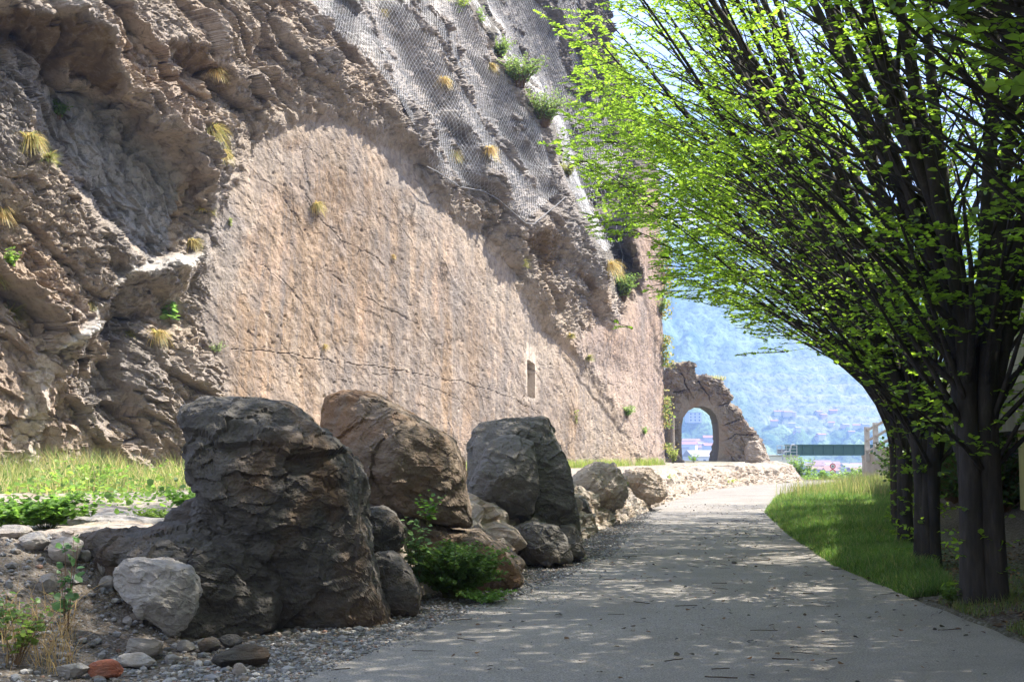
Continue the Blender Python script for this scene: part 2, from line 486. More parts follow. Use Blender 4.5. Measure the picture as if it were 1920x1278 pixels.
# cut faces: nearly flat, faint tool marks, hair cracks along warped cell borders
h1, h2, hc = voro(S * .32 + .35 * fbm(S * .7, Z0 * .7, 0 * S, 4, 71), Z0 * .42 + .35 * fbm(S * .7, Z0 * .7, 0 * S + 3, 4, 72) + S * .12, 0 * S, 73)
h1b, h2b, _ = voro(S * .9 + .5 * wx * 2, Z0 * .55 + S * .3 + wz, 0 * S + .5, 77)
ck = np.exp(-((h2 - h1) / .011) ** 2) * smooth(-.15, .25, fbm(S * .3, Z0 * .3, 0 * S, 3, 75))
ck2 = np.exp(-((h2b - h1b) / .012) ** 2) * smooth(.0, .3, fbm(S * .35, Z0 * .35, 0 * S + 8, 3, 76))
CRACKS = [[(470,250),(520,300),(560,340),(590,400),(640,450),(700,480),(740,520),(800,560)],
 [(500,330),(545,390),(580,440),(600,500),(690,560),(760,600)],
 [(420,470),(500,500),(560,560),(600,640),(612,700)],
 [(430,655),(520,660),(640,680),(760,695),(880,720),(960,748),(1010,775)],
 [(560,240),(575,330),(580,400),(640,440)],
 [(700,700),(770,712),(840,740),(900,770)],
 [(1006,640),(1018,680),(1030,712),(1052,740),(1080,800)],
 [(1058,668),(1085,715),(1118,745),(1150,790),(1178,822)],
 [(1120,690),(1150,730),(1190,790)],
 [(1070,860),(1078,800),(1088,760)],[(1187,450),(1200,500),(1210,560),(1225,620),(1232,700)]]
lc = np.zeros(fx.shape)
jx = fx + 5 * fbm(fx / 14, fy / 14, 0 * fx, 3, 81); jy = fy + 5 * fbm(fx / 14, fy / 14, 0 * fx + 5, 3, 82)
for k, c in enumerate(CRACKS):
    w = .9 if k not in (7, 10) else 3.4
    if k == 3: w = .6
    lc = np.maximum(lc, np.exp(-(dist_line(jx, jy, c) / w) ** 2) * (1 if k in (7, 10, 3) else smooth(-.15, .25, fbm(fx / 32, fy / 32, 0 * fx + k, 2, 83)) * .7))
crack = np.clip(ck * .4 + ck2 * .4, 0, 1)
ncut = .14 * fbm(S * .35, Z0 * .25, 0 * S, 3, 91) + .05 * fbm(a_ * 1.6, b_ * 3.4, 0 * S, 5, 92, .68) + .02 * fcc  - .03 * crack - .06 * lc
pit = voro(S * 1.7, Z0 * 1.9, 0 * S, 95)[0]
ncut = ncut - .08 * np.exp(-(pit / .09) ** 2)
nl = .22 * fb + .10 * fcc + .12 * fbm(S * .8, Z0 * .6, 0 * S, 4, 96) - .04 * crack
keepflat = np.clip(1 - smooth(2, 16, dist_line(fx, fy, [(997, 652), (999, 745)])), 0, 1)
gd = np.hypot(*np.gradient(blur(Dl, 2)))
rough_amt = rough_amt * (.3 + .7 / (1 + (gd / .07) ** 2))
NN = (mc + .9 * mf) * (ncut * (1 - keepflat)) + np.clip(ms + ml, 0, 1) * nl + rough_amt * n
# carved rectangular niche
NICHE = [(989,674),(1003,683),(1003,748),(990,742)]
nich = in_poly(fx, fy, NICHE).astype(float)
PALE = [(987,640),(1000,648),(1006,668),(1006,755),(985,752),(985,672)]
pale = blur(in_poly(fx, fy, PALE).astype(float), 2)
NN = NN - .55 * nich
# net drapes over a smoothed copy of this relief
DTOT = Dl + NN
VX = X0 + WN[0] * NN; VY = Y0 + WN[1] * NN; VZ = Z0 + .12 * rough_amt * fbm(S * 1.1, Z0 * 1.1, 0 * S + 2, 3, 99)
# keep the far rim from poking past its outline
# ---- colour of the stone (albedo), with shade painted into recess and ridge
def c3(r, g, b): return np.array([r, g, b])
natural = np.array([.32, .265, .21])
C = np.ones(fx.shape + (3,)) * natural
nz = fbm(S * .35, Z0 * .35, 0 * S, 4, 101)
C = lay(C, smooth(-.1, .5, nz) * .7, (.42, .315, .225))
C = lay(C, smooth(.0, .5, fbm(S * .3, Z0 * .3, 0 * S + 5, 4, 102)) * .8, (.215, .20, .185))
C = lay(C, smooth(.1, .5, fbm(S * 1.4, Z0 * 1.4, 0 * S + 9, 4, 103)) * .6, (.50, .41, .32))
C = lay(C, smooth(.0, .5, fa) * .35, (.26, .24, .23))
# cut face tan with vertical water streaks
st1 = fbm(S * 1.5, Z0 * .10, 0 * S, 4, 111, .6); st2 = fbm(S * 2.4, Z0 * .13, 0 * S + 3, 4, 112, .6); st3 = fbm(S * .55, Z0 * .09, 0 * S, 3, 113)
tan = np.ones(C.shape) * np.array([.235, .170, .118])
tan = lay(tan, smooth(-.1, .5, fbm(S * .3, Z0 * .3, 0 * S + 1, 4, 114)) * .6, (.30, .212, .145))
down = smooth(9.5, 3.0, Z0)
tan = lay(tan, smooth(.0, .4, st1) * (.30 + .45 * down), (.38, .31, .25))
tan = lay(tan, smooth(.08, .45, st2) * .6, (.21, .18, .165))
tan = lay(tan, smooth(.0, .25, st3) * .8 * smooth(13, 7, Z0), (.235, .205, .19))
tan = lay(tan, smooth(.15, .5, fbm(S * 3.1, Z0 * .12, 0 * S + 30, 3, 115)) * .45 * down, (.60, .52, .45))
tan = lay(tan, smooth(.9, 2.6, 3.2 - Z0) * .35, (.47, .40, .33))
tan = lay(tan, smooth(.1, .5, fbm(S * 2.2, Z0 * 2.2, 0 * S, 5, 116, .65)) * .35, (.25, .18, .13))
upc = smooth(8.5, 12.5, Z0)
tan = lay(tan, smooth(6.0, 11.5, Z0 + 2.2 * fbm(S * .35, Z0 * .2, 0 * S, 3, 143)) * .72, (.165, .115, .078))
grain = fbm(S * 5.5, Z0 * 8, 0 * S, 5, 144, .75)
tan = tan * (1 + .38 * grain)[..., None] * np.array([.84, .81, .75])
tan = lay(tan, smooth(.02, .22, fbm(S * 1.05 + 9, Z0 * .06, 0 * S, 3, 146, .6)) * .55 * smooth(14, 9, Z0), (.15, .128, .11))
mott = fbm(a_ * 1.1, b_ * 2.6, 0 * S, 5, 145, .65)
tan = lay(tan, smooth(.05, .4, mott) * .5, (.20, .15, .115))
tan = lay(tan, smooth(.05, .4, -mott) * .35, (.42, .31, .22))
LIP = [(400,500),(415,400),(472,262),(556,220),(640,230),(700,268),(758,276),(802,336),(848,404),(898,444),(957,506),(1006,594),(1060,656),(1114,706),(1174,802)]
dl_ = dist_line(fx, fy, LIP)
edgeb = smooth(0, 60, dl_ - 26 - 60 * fbm(fx / 45, fy / 30, 0 * fx, 4, 140))
tan = lay(tan, smooth(.1, .35, fbm(S * .8, Z0 * .5, 0 * S, 5, 141, .6)) * .45, (.235, .205, .185))
tan = lay(tan, smooth(.15, .4, fbm(S * .7 + 4, Z0 * .45, 0 * S, 5, 142, .6)) * .4, (.40, .275, .19))
wc = (np.clip(mc + mf, 0, 1) * (.35 + .65 * edgeb))[..., None]
C = C * (1 - wc) + tan * wc
fcl = mf * smooth(560, 380, fy)
C = lay(C, mf * .35, (.36, .26, .22))
# slab and lower left
slabc = np.ones(C.shape) * np.array([.30, .29, .275])
slabc = lay(slabc, smooth(.05, .45, fbm(S * 1.9, Z0 * .14, 0 * S + 7, 4, 117)) * .8, (.46, .33, .19))
slabc = lay(slabc, smooth(.15, .5, fbm(S * 2.9, Z0 * .2, 0 * S + 17, 4, 118)) * .6, (.11, .105, .10))
C = C * (1 - ms[..., None]) + slabc * ms[..., None]
lowc = np.ones(C.shape) * np.array([.34, .265, .205])
lowc = lay(lowc, smooth(-.1, .4, fbm(S * 1.5, Z0 * .5, 0 * S + 4, 5, 119)) * .6, (.24, .21, .185))
lowc = lay(lowc, smooth(.25, .5, fbm(S * 1.8, Z0 * .12, 0 * S + 14, 3, 120)) * .8 * smooth(5, 3, Z0), (.52, .45, .38))
C = C * (1 - ml[..., None]) + lowc * ml[..., None]
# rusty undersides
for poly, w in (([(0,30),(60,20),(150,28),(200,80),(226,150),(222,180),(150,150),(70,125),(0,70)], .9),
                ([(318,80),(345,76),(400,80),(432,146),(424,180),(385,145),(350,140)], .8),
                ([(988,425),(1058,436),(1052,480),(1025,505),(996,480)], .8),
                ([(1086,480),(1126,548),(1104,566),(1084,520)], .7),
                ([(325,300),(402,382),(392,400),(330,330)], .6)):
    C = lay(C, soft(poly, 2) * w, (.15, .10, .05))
# dark netted rock; shade of the recess put into the stone colour
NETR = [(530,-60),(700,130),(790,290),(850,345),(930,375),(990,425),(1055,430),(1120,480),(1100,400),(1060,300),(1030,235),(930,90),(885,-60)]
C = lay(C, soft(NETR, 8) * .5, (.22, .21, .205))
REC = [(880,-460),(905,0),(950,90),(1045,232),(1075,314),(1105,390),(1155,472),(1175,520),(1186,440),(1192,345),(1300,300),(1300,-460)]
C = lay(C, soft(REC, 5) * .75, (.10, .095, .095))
C = lay(C, smooth(20, 6, dist_line(fx, fy, [(884, -20), (926, 60), (985, 150), (1035, 236), (1066, 318), (1095, 395), (1142, 478), (1160, 540)])) * .85, (.115, .11, .095))  # ridge step that catches the sun, painted darker to tone down its brightness
C = C * (1 - .55 * np.clip(lc + .8 * crack, 0, 1) * np.clip(mc + mf, 0, 1) )[..., None]
C = lay(C, pale * .85, (.56, .48, .40))
C = lay(C, nich * .5, (.33, .31, .27))
for poly in ([(228,506),(300,490),(378,474),(384,484),(350,500),(290,514),(226,522)], [(218,552),(182,588),(120,622),(88,648),(98,668),(140,636),(190,600),(220,562)]):
    C = lay(C, soft(poly, 2) * .9, (.56, .53, .49))
C = C * (1 + .16 * fbm(S * 7, Z0 * 7, 0 * S, 4, 121, .7))[..., None]
C = np.clip(C, .02, .8)

# side that turns the corner at the far end + closed back
nr, nc = GX.shape
Vg = np.stack([VX, VY, VZ], -1)
K = 26
kk = np.arange(1, K + 1)
edge = Vg[:, -1, :]
ext = []
for k in kk:
    t = (k / K) ** 1.5 * 26
    e = edge.copy()
    e[:, 0] -= .78 * t + .25 * fbm(e[:, 2] * 1.2, 0 * e[:, 2] + k * .4, 0 * e[:, 2], 3, 131)
    e[:, 1] += .62 * t + .5 * fbm(e[:, 2] * .9, 0 * e[:, 2] + k * .3, 0 * e[:, 2], 3, 132)
    ext.append(e)
Vg = np.concatenate([Vg, np.stack(ext, 1)], 1)
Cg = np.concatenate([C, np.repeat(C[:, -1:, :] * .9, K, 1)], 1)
sz = np.stack([np.concatenate([S, np.repeat(S[:, -1:], K, 1)], 1), np.concatenate([Z0, np.repeat(Z0[:, -1:], K, 1)], 1), np.zeros((nr, nc + K))], -1)
strat_ = np.stack([(sz[..., 0] * .80 - sz[..., 1] * .60) * .28, (sz[..., 0] * .60 + sz[..., 1] * .80) * .75, 0 * sz[..., 0]], -1).reshape(-1, 3)
smo = np.concatenate([np.clip(mc + mf, 0, 1), np.zeros((nr, K))], 1)
t = NT('cliff_stone')
co = geo_co(t)
a = t.n('Attribute', _attribute_name='Col').outputs['Color']
sm = t.n('Attribute', _attribute_name='cutface').outputs['Fac']
szn = t.n('Attribute', _attribute_name='wallco').outputs['Vector']
n1 = t.noise(co, 4, 10, .74, .3); n2 = t.noise(co, 28, 5, .7)
sk = t.noise(t.mapping(szn, (1.7, .22, 1)), 1.1, 9, .66, 1.2)
c = t.mix(t.ramp(n1, [(.36, .6), (.5, 0)]), a, (.085, .07, .058))
c = t.mix(t.ramp(n1, [(.52, 0), (.72, .45)]), c, (.50, .43, .36))
c = t.mix(t.math('MULTIPLY', t.ramp(sk, [(.48, 0), (.62, .62)]), sm), c, (.15, .132, .12))
c = t.mix(t.math('MULTIPLY', t.ramp(sk, [(.32, .25), (.45, 0)]), sm), c, (.45, .35, .26))
vw = t.n('TexVoronoi', Vector=t.mapping(szn, (2.2, 2.6, 1)), Scale=1.5)
c = t.mix(t.math('MULTIPLY', t.ramp(vw.outputs['Distance'], [(.0, .9), (.05, 0)]), sm), c, (.04, .035, .03))
vp = t.n('TexVoronoi', Vector=t.mapping(szn, (1, 1, 1), loc=(5, 2, 0)), Scale=2.7)
c = t.mix(t.math('MULTIPLY', t.ramp(vp.outputs['Distance'], [(.0, .8), (.045, 0)]), sm), c, (.75, .72, .68))
fine = t.n('TexVoronoi', Vector=t.mix(.25, co, t.n('TexNoise', Vector=co, Scale=3.0, Detail=5).outputs['Color'], 'ADD'), Scale=2.6, _feature='DISTANCE_TO_EDGE').outputs['Distance']
fine2 = t.n('TexVoronoi', Vector=t.mix(.35, t.n('Attribute', _attribute_name='strat').outputs['Vector'], t.n('TexNoise', Vector=co, Scale=1.6, Detail=7, Roughness=.7).outputs['Color'], 'ADD'), Scale=.8, _feature='DISTANCE_TO_EDGE').outputs['Distance']
fk = t.math('MULTIPLY', t.math('MULTIPLY', t.ramp(fine2, [(.0, 1), (.012, 0)]), sm), t.ramp(t.noise(co, .6, 5), [(.46, 0), (.56, 1)]))
c = t.mix(t.math('MULTIPLY', fk, .5), c, (.07, .05, .038))
inv = t.math('SUBTRACT', 1.0, sm)
c = t.mix(t.math('MULTIPLY', t.ramp(fine, [(.0, .7), (.02, 0)]), t.math('MULTIPLY', inv, t.ramp(t.noise(co, .9, 4), [(.5, 0), (.62, 1)]))), c, (.06, .05, .045))
h = t.math('ADD', t.math('MULTIPLY', n1, 1.6), t.math('MULTIPLY', n2, .5))
h2 = t.math('MULTIPLY', h, t.math('ADD', t.math('MULTIPLY', inv, .8), .34))
h2 = t.math('SUBTRACT', h2, t.math('MULTIPLY', fk, .5))
t.principled(c, .92, t.bump(h2, .9, .09), .2)
M_CLIFF = t.m
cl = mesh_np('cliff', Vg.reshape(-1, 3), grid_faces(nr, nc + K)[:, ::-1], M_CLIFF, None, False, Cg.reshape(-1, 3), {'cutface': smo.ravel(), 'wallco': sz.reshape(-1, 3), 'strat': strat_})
tag(cl, 'tall grey brown rock face with one smooth vertically cut wall', 'cliff', kind='structure')
# ================================================================== GROUND
PL_Y = [-20, 0, 8.8, 12, 14.8, 19.2, 25.6, 31, 38, 49, 56, 60, 62.5]
PL_X = [-3.8, -3.2, -1.75, -.85, .1, 1.25, 2.2, 3.1, 4.5, 7.2, 10.2, 12.6, 14.4]
PR_Y = [-20, 0, 10.8, 13.2, 17.5, 24, 32, 40, 46, 52, 57, 62]
PR_X = [4.3, 4.25, 4.3, 4.35, 4.45, 5.2, 6.35, 8.2, 10.3, 12.9, 15.2, 18.4]
XE_Y = [-20, 0, 8, 10, 11.5, 13, 15.5, 19, 24, 29, 37, 48, 55, 61, 66, 90]
XE_X = [-9, -7.2, -5.0, -4.0, -2.9, -2.0, -.9, .2, 1.0, 2.1, 3.9, 6.5, 9.4, 13.2, 14.6, 15.5]
def xl(y): return np.interp(y, PL_Y, PL_X)
def xr(y): return np.interp(y, PR_Y, PR_X)
def zbase(x, y):
    return np.interp(y, [-20, 66, 80, 150, 300, 1200, 9000], [0, 0, -1.2, -3.6, -9, -20, -20]) 
def ground_z(x, y):
    x = np.asarray(x, float); y = np.asarray(y, float)
    xe = np.interp(y, XE_Y, XE_X)
    w = np.interp(y, [0, 9, 11.5, 13, 30], [5.5, 3.6, 1.6, .8, .7])
    b = smooth(-.5, .5, (xe - x) / w)
    wob = .06 * fbm(x * .5, y * .5, 0 * x, 3, 201) + .02 * fbm(x * 3, y * 3, 0 * x, 3, 202)
    bench = .80 + wob
    far = smooth(84, 96, y)
    zb = zbase(x, y)
    z = zb * (1 - b * (1 - far)) + bench * b * (1 - far)
    rub = b * (1 - b) * 4
    z = z + rub * (.05 * fbm(x * 2.2, y * 2.2, 0 * x, 4, 203)) 
    # verge and mound on the right
    dr = x - xr(y)
    nearf = smooth(66, 60, y)
    z = z + nearf * (.07 * smooth(.0, .6, dr) + .06 * smooth(0, 1, dr) * fbm(x * .8, y * .8, 0 * x, 3, 204))
    z = z + nearf * 1.15 * smooth(2.5, 6.0, dr) * smooth(40, 25, y)
    return z
def ground_hit(px, py):
    rx, ry, rz = ray(px, py)
    Y = np.linspace(5, 90, 3400)
    t = Y / ry
    d = EYE + rz * t - ground_z(rx * t, Y)
    k = np.argmax(d < 0)
    return np.array([rx * t[k], Y[k], float(ground_z(rx * t[k], Y[k]))])
ys = np.concatenate([np.arange(-20, 5, .5), np.arange(5, 30, .075), np.arange(30, 70, .25), np.arange(70, 110, 1.0), 110 * 1.09 ** np.arange(52)])
xs = np.concatenate([-26 * 1.16 ** np.arange(36, 0, -1), np.arange(-26, -9, .5), np.arange(-9, 9, .085), np.arange(9, 26, .3), 26 * 1.16 ** np.arange(0, 37)])
GXX, GYY = np.meshgrid(xs, ys)
GZZ = ground_z(GXX, GYY)
onp = (GXX > xl(GYY) + .02) & (GXX < xr(GYY) - .02) & (GYY < 62)
GZZ = np.where(onp, GZZ - .05, GZZ)
xe = np.interp(GYY, XE_Y, XE_X)
benchm = smooth(-.1, .5, (xe - GXX)) * smooth(11, 13, GYY + .0 * GXX)
verge = smooth(-.1, .15, GXX - xr(GYY)) * smooth(66, 60, GYY) * smooth(2.6, 1.2, GXX - xr(GYY) - .5)
litter = smooth(-.1, .1, GXX - xr(GYY)) * (1 - verge) * smooth(66, 60, GYY)
litter = np.maximum(litter, smooth(15.5, 13.5, GYY) * smooth(0, .1, GXX - xr(GYY)))
valley = smooth(66, 80, GYY)
Cg_ = np.ones(GXX.shape + (3,)) * np.array([.12, .10, .08])
nzg = fbm(GXX * 1.2, GYY * 1.2, 0 * GXX, 5, 211, .6)
Cg_ = lay(Cg_, smooth(-.2, .4, nzg) * .5, (.095, .075, .055))
Cg_ = lay(Cg_, benchm, (.36, .315, .265))
Cg_ = lay(Cg_, benchm * smooth(.0, .4, nzg) * .5, (.31, .27, .225))
Cg_ = lay(Cg_, verge, (.05, .085, .028))
Cg_ = lay(Cg_, litter, (.062, .048, .035))
Cg_ = lay(Cg_, valley * smooth(-.3, .3, fbm(GXX * .02, GYY * .02, 0 * GXX, 4, 212)), (.10, .14, .05))
t = NT('earth_and_gravel')
co = geo_co(t)
a = t.n('Attribute', _attribute_name='Col').outputs['Color']
n1 = t.noise(co, 6, 8, .65); n2 = t.noise(co, 55, 5, .7)
v = t.n('TexVoronoi', Vector=co, Scale=38); v2 = t.n('TexVoronoi', Vector=co, Scale=90)
c = t.mix(t.ramp(n1, [(.35, .5), (.6, 0)]), a, (.05, .042, .035))
c = t.mix(t.ramp(v.outputs['Color'], [(.5, 0), (.95, .45)]), c, (.33, .32, .31))
c = t.mix(t.ramp(v2.outputs['Color'], [(.6, 0), (.95, .35)]), c, (.28, .24, .20))
h = t.math('ADD', t.math('SUBTRACT', 1, v.outputs['Distance']), t.math('MULTIPLY', n2, .8))
t.principled(c, .95, t.bump(h, .7, .03), .15)
M_GROUND = t.m
g = mesh_np('ground', np.stack([GXX, GYY, GZZ], -1).reshape(-1, 3), grid_faces(*GXX.shape), M_GROUND, None, True, Cg_.reshape(-1, 3))
tag(g, kind='structure')

# path
py_ = np.concatenate([np.arange(-20, 5, .5), np.arange(5, 63, .2)])
sidew = np.linspace(0, 1, 44)
L = xl(py_)[:, None]; R = xr(py_)[:, None]
edgeL = .28 * fbm(py_ * 1.2, 0 * py_, 0 * py_, 4, 221)[:, None]; edgeR = .05 * fbm(py_ * 2.5, 0 * py_ + 5, 0 * py_, 3, 222)[:, None]
PX = (L + edgeL) * (1 - sidew) + (R + edgeR) * sidew
PY = np.repeat(py_[:, None], 44, 1)
PZ = .012 + .010 * fbm(PX * .6, PY * .35, 0 * PX, 3, 223) + np.where((sidew == 0) | (sidew == 1), -.05, 0)[None, :]
PZ = PZ + 0 * PX
# continue beyond the bend to the right, behind the concrete wall
ex = []
for k in range(1, 30):
    tt = k / 29
    Lp = np.array([14.4 + 14 * tt, 62.5 + 6.5 * tt ** .7]); Rp = np.array([18.4 + 12 * tt, 62 + 3.2 * tt])
    row = Lp * (1 - sidew[:, None]) + Rp * sidew[:, None]
    ex.append(np.column_stack([row, .012 + 0 * sidew]))
PV = np.concatenate([np.stack([PX, PY, PZ], -1), np.array(ex)], 0)
t = NT('path_surface')
co = geo_co(t)
n1 = t.noise(co, .7, 6, .6, .4); n2 = t.noise(co, 70, 5, .85); n3 = t.noise(co, 11, 8, .75)
c = t.ramp(n1, [(.3, (.22, .203, .18)), (.5, (.28, .26, .235)), (.7, (.34, .318, .288))])
c = t.mix(t.ramp(n2, [(.38, .9), (.54, 0)]), c, (.08, .075, .07))
c = t.mix(t.ramp(n2, [(.56, 0), (.70, .6)]), c, (.62, .61, .59))
c = t.mix(t.ramp(n3, [(.34, .45), (.48, 0)]), c, (.17, .155, .14))
vs_ = t.n('TexVoronoi', Vector=co, Scale=60)
c = t.mix(t.ramp(vs_.outputs['Color'], [(.75, 0), (.9, .5)]), c, (.16, .15, .15))
st_ = t.noise(co, .35, 5, .65, 1.0)
c = t.mix(t.ramp(st_, [(.52, 0), (.66, .28)]), c, (.16, .15, .135))
t.principled(c, .93, t.bump(t.math('ADD', n2, n3), .55, .012), .2)
pth = mesh_np('path', PV.reshape(-1, 3), grid_faces(PV.shape[0], PV.shape[1]), t.m, None, True)
tag(pth, kind='structure')
# ================================================================== ROCKS
def ico_dirs(sub):
    import bmesh
    bm = bmesh.new(); bmesh.ops.create_icosphere(bm, subdivisions=sub, radius=1.0)
    V = np.array([v.co[:] for v in bm.verts]); T = np.array([[v.index for v in f.verts] for f in bm.faces])
    bm.free(); return V, T
ICO = {k: ico_dirs(k) for k in (1, 2, 3, 4)}
M_BOULDER = rock_mat('boulder_stone', (.035, .033, .031), (.068, .063, .058), (.16, .15, .14), (.11, .068, .038), 1.0, .75, .8)
M_BOULDER_GREY = rock_mat('boulder_stone_grey', (.06, .056, .052), (.115, .107, .098), (.22, .205, .19), (.13, .10, .065), 1.0, .5, .8)
M_BOULDER_TAN = rock_mat('boulder_stone_tan', (.075, .06, .047), (.15, .115, .088), (.27, .215, .165), (.19, .11, .06), 1.0, .8, .8)
M_STONE = rock_mat('loose_stone', (.13, .12, .115), (.24, .225, .21), (.38, .36, .34), (.26, .20, .15), 2.5, .5, .5)
M_STONE_RED = rock_mat('red_stone', (.16, .05, .03), (.28, .09, .05), (.36, .17, .11), (.18, .12, .10), 4, .6, .5)
M_LEDGE = rock_mat('ledge_stone', (.17, .145, .12), (.32, .275, .23), (.48, .42, .36), (.30, .20, .12), 1.2, .5, .8)
def rock_noise(V, amp, sc, seed, strat=(.3, .25, .92)):
    x, y, z = V[:, 0] * sc + seed * 3.1, V[:, 1] * sc, V[:, 2] * sc
    wx = fbm(x * .8, y * .8, z * .8, 3, seed); wy = fbm(x * .8 + 9, y * .8, z * .8, 3, seed + 1)
    u = x * strat[0] + y * strat[1] + z * strat[2]
    f1, f2, fa = voro(x * .8 + wx * .5, y * .8 + wy * .5, z * .8 + wx * .3, seed + 2)
    g1, g2, fb = voro(x * 2.1 + wx, y * 2.1 + wy, z * 2.6 + wx, seed + 3)
    k1, k2, fc = voro(x * 5 + wx * 2, y * 5 + wy * 2, z * 7, seed + 4)
    lay_ = np.abs((u * 2.2 + wx * .7) % 1 - .5) * 2
    m = smooth(-.05, .3, fbm(x * .5, y * .5, z * .5 + 7, 2, seed + 8))
    rg = 1 - np.abs(vnoise(x * 1.6 + wx, y * 1.6 + wy, u * 3.2, seed + 9)) * 2
    rg2 = 1 - np.abs(vnoise(x * 3.9 + wx, y * 3.9 + wy, u * 8.5 + wx, seed + 10)) * 2
    return amp * (.45 * fa + .38 * fb + .24 * fc + .14 * (lay_ - .5) + .55 * fbm(x * .6, y * .6, z * .6, 3, seed + 5) + .22 * rg + .16 * rg2 + .30 * fbm(x * 5, y * 5, z * 7, 5, seed + 6, .75)
                  - .10 * m * np.exp(-((f2 - f1) / .022) ** 2))
def vnormals(V, F_):
    N = np.zeros_like(V)
    for k in range(1, F_.shape[1] - 1):
        n = np.cross(V[F_[:, k]] - V[F_[:, 0]], V[F_[:, k + 1]] - V[F_[:, 0]])
        for j in (0, k, k + 1): np.add.at(N, F_[:, j], n)
    return N / (np.linalg.norm(N, axis=1)[:, None] + 1e-12)
def lobe(outline, D, thick, amp=.1, sc=1.0, seed=1, nt=260, nf=150, boxy=.55, boxd=.75, ctr=None, lean=0.0, ridge=None, cuts=14):
    """rock body whose outline seen from the road is the traced one, with its own depth"""
    o = np.array(outline, float)
    W = P(o[:, 0], o[:, 1], D)[:, [0, 2]]
    c = W.mean(0) if ctr is None else P(ctr[0], ctr[1], D)[[0, 2]]
    # dense outline -> polar
    Wd = np.concatenate([W[i] + (W[(i + 1) % len(W)] - W[i]) * np.linspace(0, 1, 60, endpoint=False)[:, None] for i in range(len(W))])
    th = np.arctan2(Wd[:, 1] - c[1], Wd[:, 0] - c[0]); r = np.hypot(Wd[:, 0] - c[0], Wd[:, 1] - c[1])
    k = np.argsort(th); th, r = th[k], r[k]
    T = np.linspace(-np.pi, np.pi, nt, endpoint=False)
    R_ = np.interp(T, np.concatenate([th - 2 * np.pi, th, th + 2 * np.pi]), np.tile(r, 3))
    R_ = (R_ + np.roll(R_, 1) * .6 + np.roll(R_, -1) * .6) / 2.2
    u_ = np.linspace(0, 1, nf // 4 + 2)[:-1]; ac = np.arccos(u_ ** (1 / boxy))
    ph = np.unique(np.round(np.concatenate([np.linspace(-np.pi / 2, np.pi / 2, nf // 2), ac, -ac]), 5)); nf = len(ph)
    f = np.abs(np.cos(ph)) ** boxy; g = np.sign(ph) * np.abs(np.sin(ph)) ** boxd
    V = np.empty((nf, nt, 3))
    kr = np.ones(31) / 31; Rs_ = R_.copy()
    for _ in range(3): Rs_ = np.convolve(np.concatenate([Rs_[-15:], Rs_, Rs_[:15]]), kr, 'valid')
    wR = smooth(.2, .92, np.cos(ph))[:, None]
    RR = R_[None] * wR + (Rs_ * .96)[None] * (1 - wR)
    V[..., 0] = c[0] + f[:, None] * RR * np.cos(T)[None]
    V[..., 2] = c[1] + f[:, None] * RR * np.sin(T)[None]
    V[..., 1] = D + thick * g[:, None] + lean * (V[..., 2] - c[1])
    if ridge is not None: V[..., 1] += ridge * (V[..., 0] - c[0])
    Fq = grid_faces(nf, nt, True)
    Vf = V.reshape(-1, 3)
    # broad broken planes on the face towards the road and the back
    rr = np.random.RandomState(seed * 7 + 1); cen = Vf.mean(0); size = np.ptp(Vf[:, 0]) / 2; sz_ = np.ptp(Vf[:, 2]) / 2
    for k in range(cuts):
        nv = np.array([rr.uniform(-1, 1), -1 if k % 4 else 1, rr.uniform(-1.0, 1.0)]); nv /= np.linalg.norm(nv)
        q_ = (Vf - cen) @ nv
        lim = np.percentile(q_, rr.uniform(74, 95)); lim = lim + .02 * q_.max() * 0
        ex_ = np.maximum(q_ - lim, 0)
        Vf = Vf.copy(); Vf[:, 1] -= (ex_ * .92) / nv[1] * abs(nv[1]) * np.abs(nv[1])
    N = vnormals(Vf, Fq)
    if np.mean(np.sum(N * (Vf - Vf.mean(0)), 1)) < 0: N = -N; Fq = Fq[:, ::-1]
    edge = np.repeat((.4 + .6 * smooth(0.0, .5, np.abs(np.sin(ph))))[:, None], nt, 1).reshape(-1)
    Vf = Vf + N * (rock_noise(Vf, amp, sc, seed) * edge)[:, None]
    return Vf, Fq
def rock_body(name, lobes, mat, label, cat='boulder', group=None, smooth_shade=False):
    mb = MB()
    for l in lobes:
        V, q = lobe(**l); mb.add(V, q)
    V = np.vstack(mb.v)
    org = (V[:, 0].mean(), V[:, 1].mean(), V[:, 2].min())
    o = mb.build(name, mat, None, smooth_shade, origin=org)
    return tag(o, label, cat, group)

G_BIG = 'large boulders standing beside the path'
rock_body('boulder', [
    dict(outline=[(358,790),(362,765),(376,751),(430,745),(520,749),(552,764),(575,790),(612,820),(640,836),(660,868),(670,925),(676,985),(694,1035),(704,1090),(716,1130),(728,1180),(690,1200),(600,1206),(500,1206),(420,1200),(372,1178),(348,1120),(338,1050),(345,1005),(374,960),(384,925),(374,880),(364,835)],
         D=11.9, thick=1.15, amp=.15, sc=1.0, seed=11, nt=420, nf=300, ctr=(520, 985), lean=.10, ridge=-.12),
    dict(outline=[(308,1002),(330,962),(366,936),(420,925),(450,1000),(400,1030),(330,1020)], D=12.7, thick=.6, amp=.07, sc=1.2, seed=12, nt=160, nf=100),
    dict(outline=[(118,1030),(150,1006),(210,996),(290,992),(380,985),(480,1010),(540,1080),(520,1170),(450,1206),(380,1196),(352,1160),(300,1108),(240,1070),(170,1060)], D=11.5, thick=1.0, amp=.12, sc=1.2, seed=13, nt=300, nf=180, lean=.5),
   ], M_BOULDER, 'huge dark grey boulder with rusty stains, nearest the camera, rising from a broad rock base', group=G_BIG)
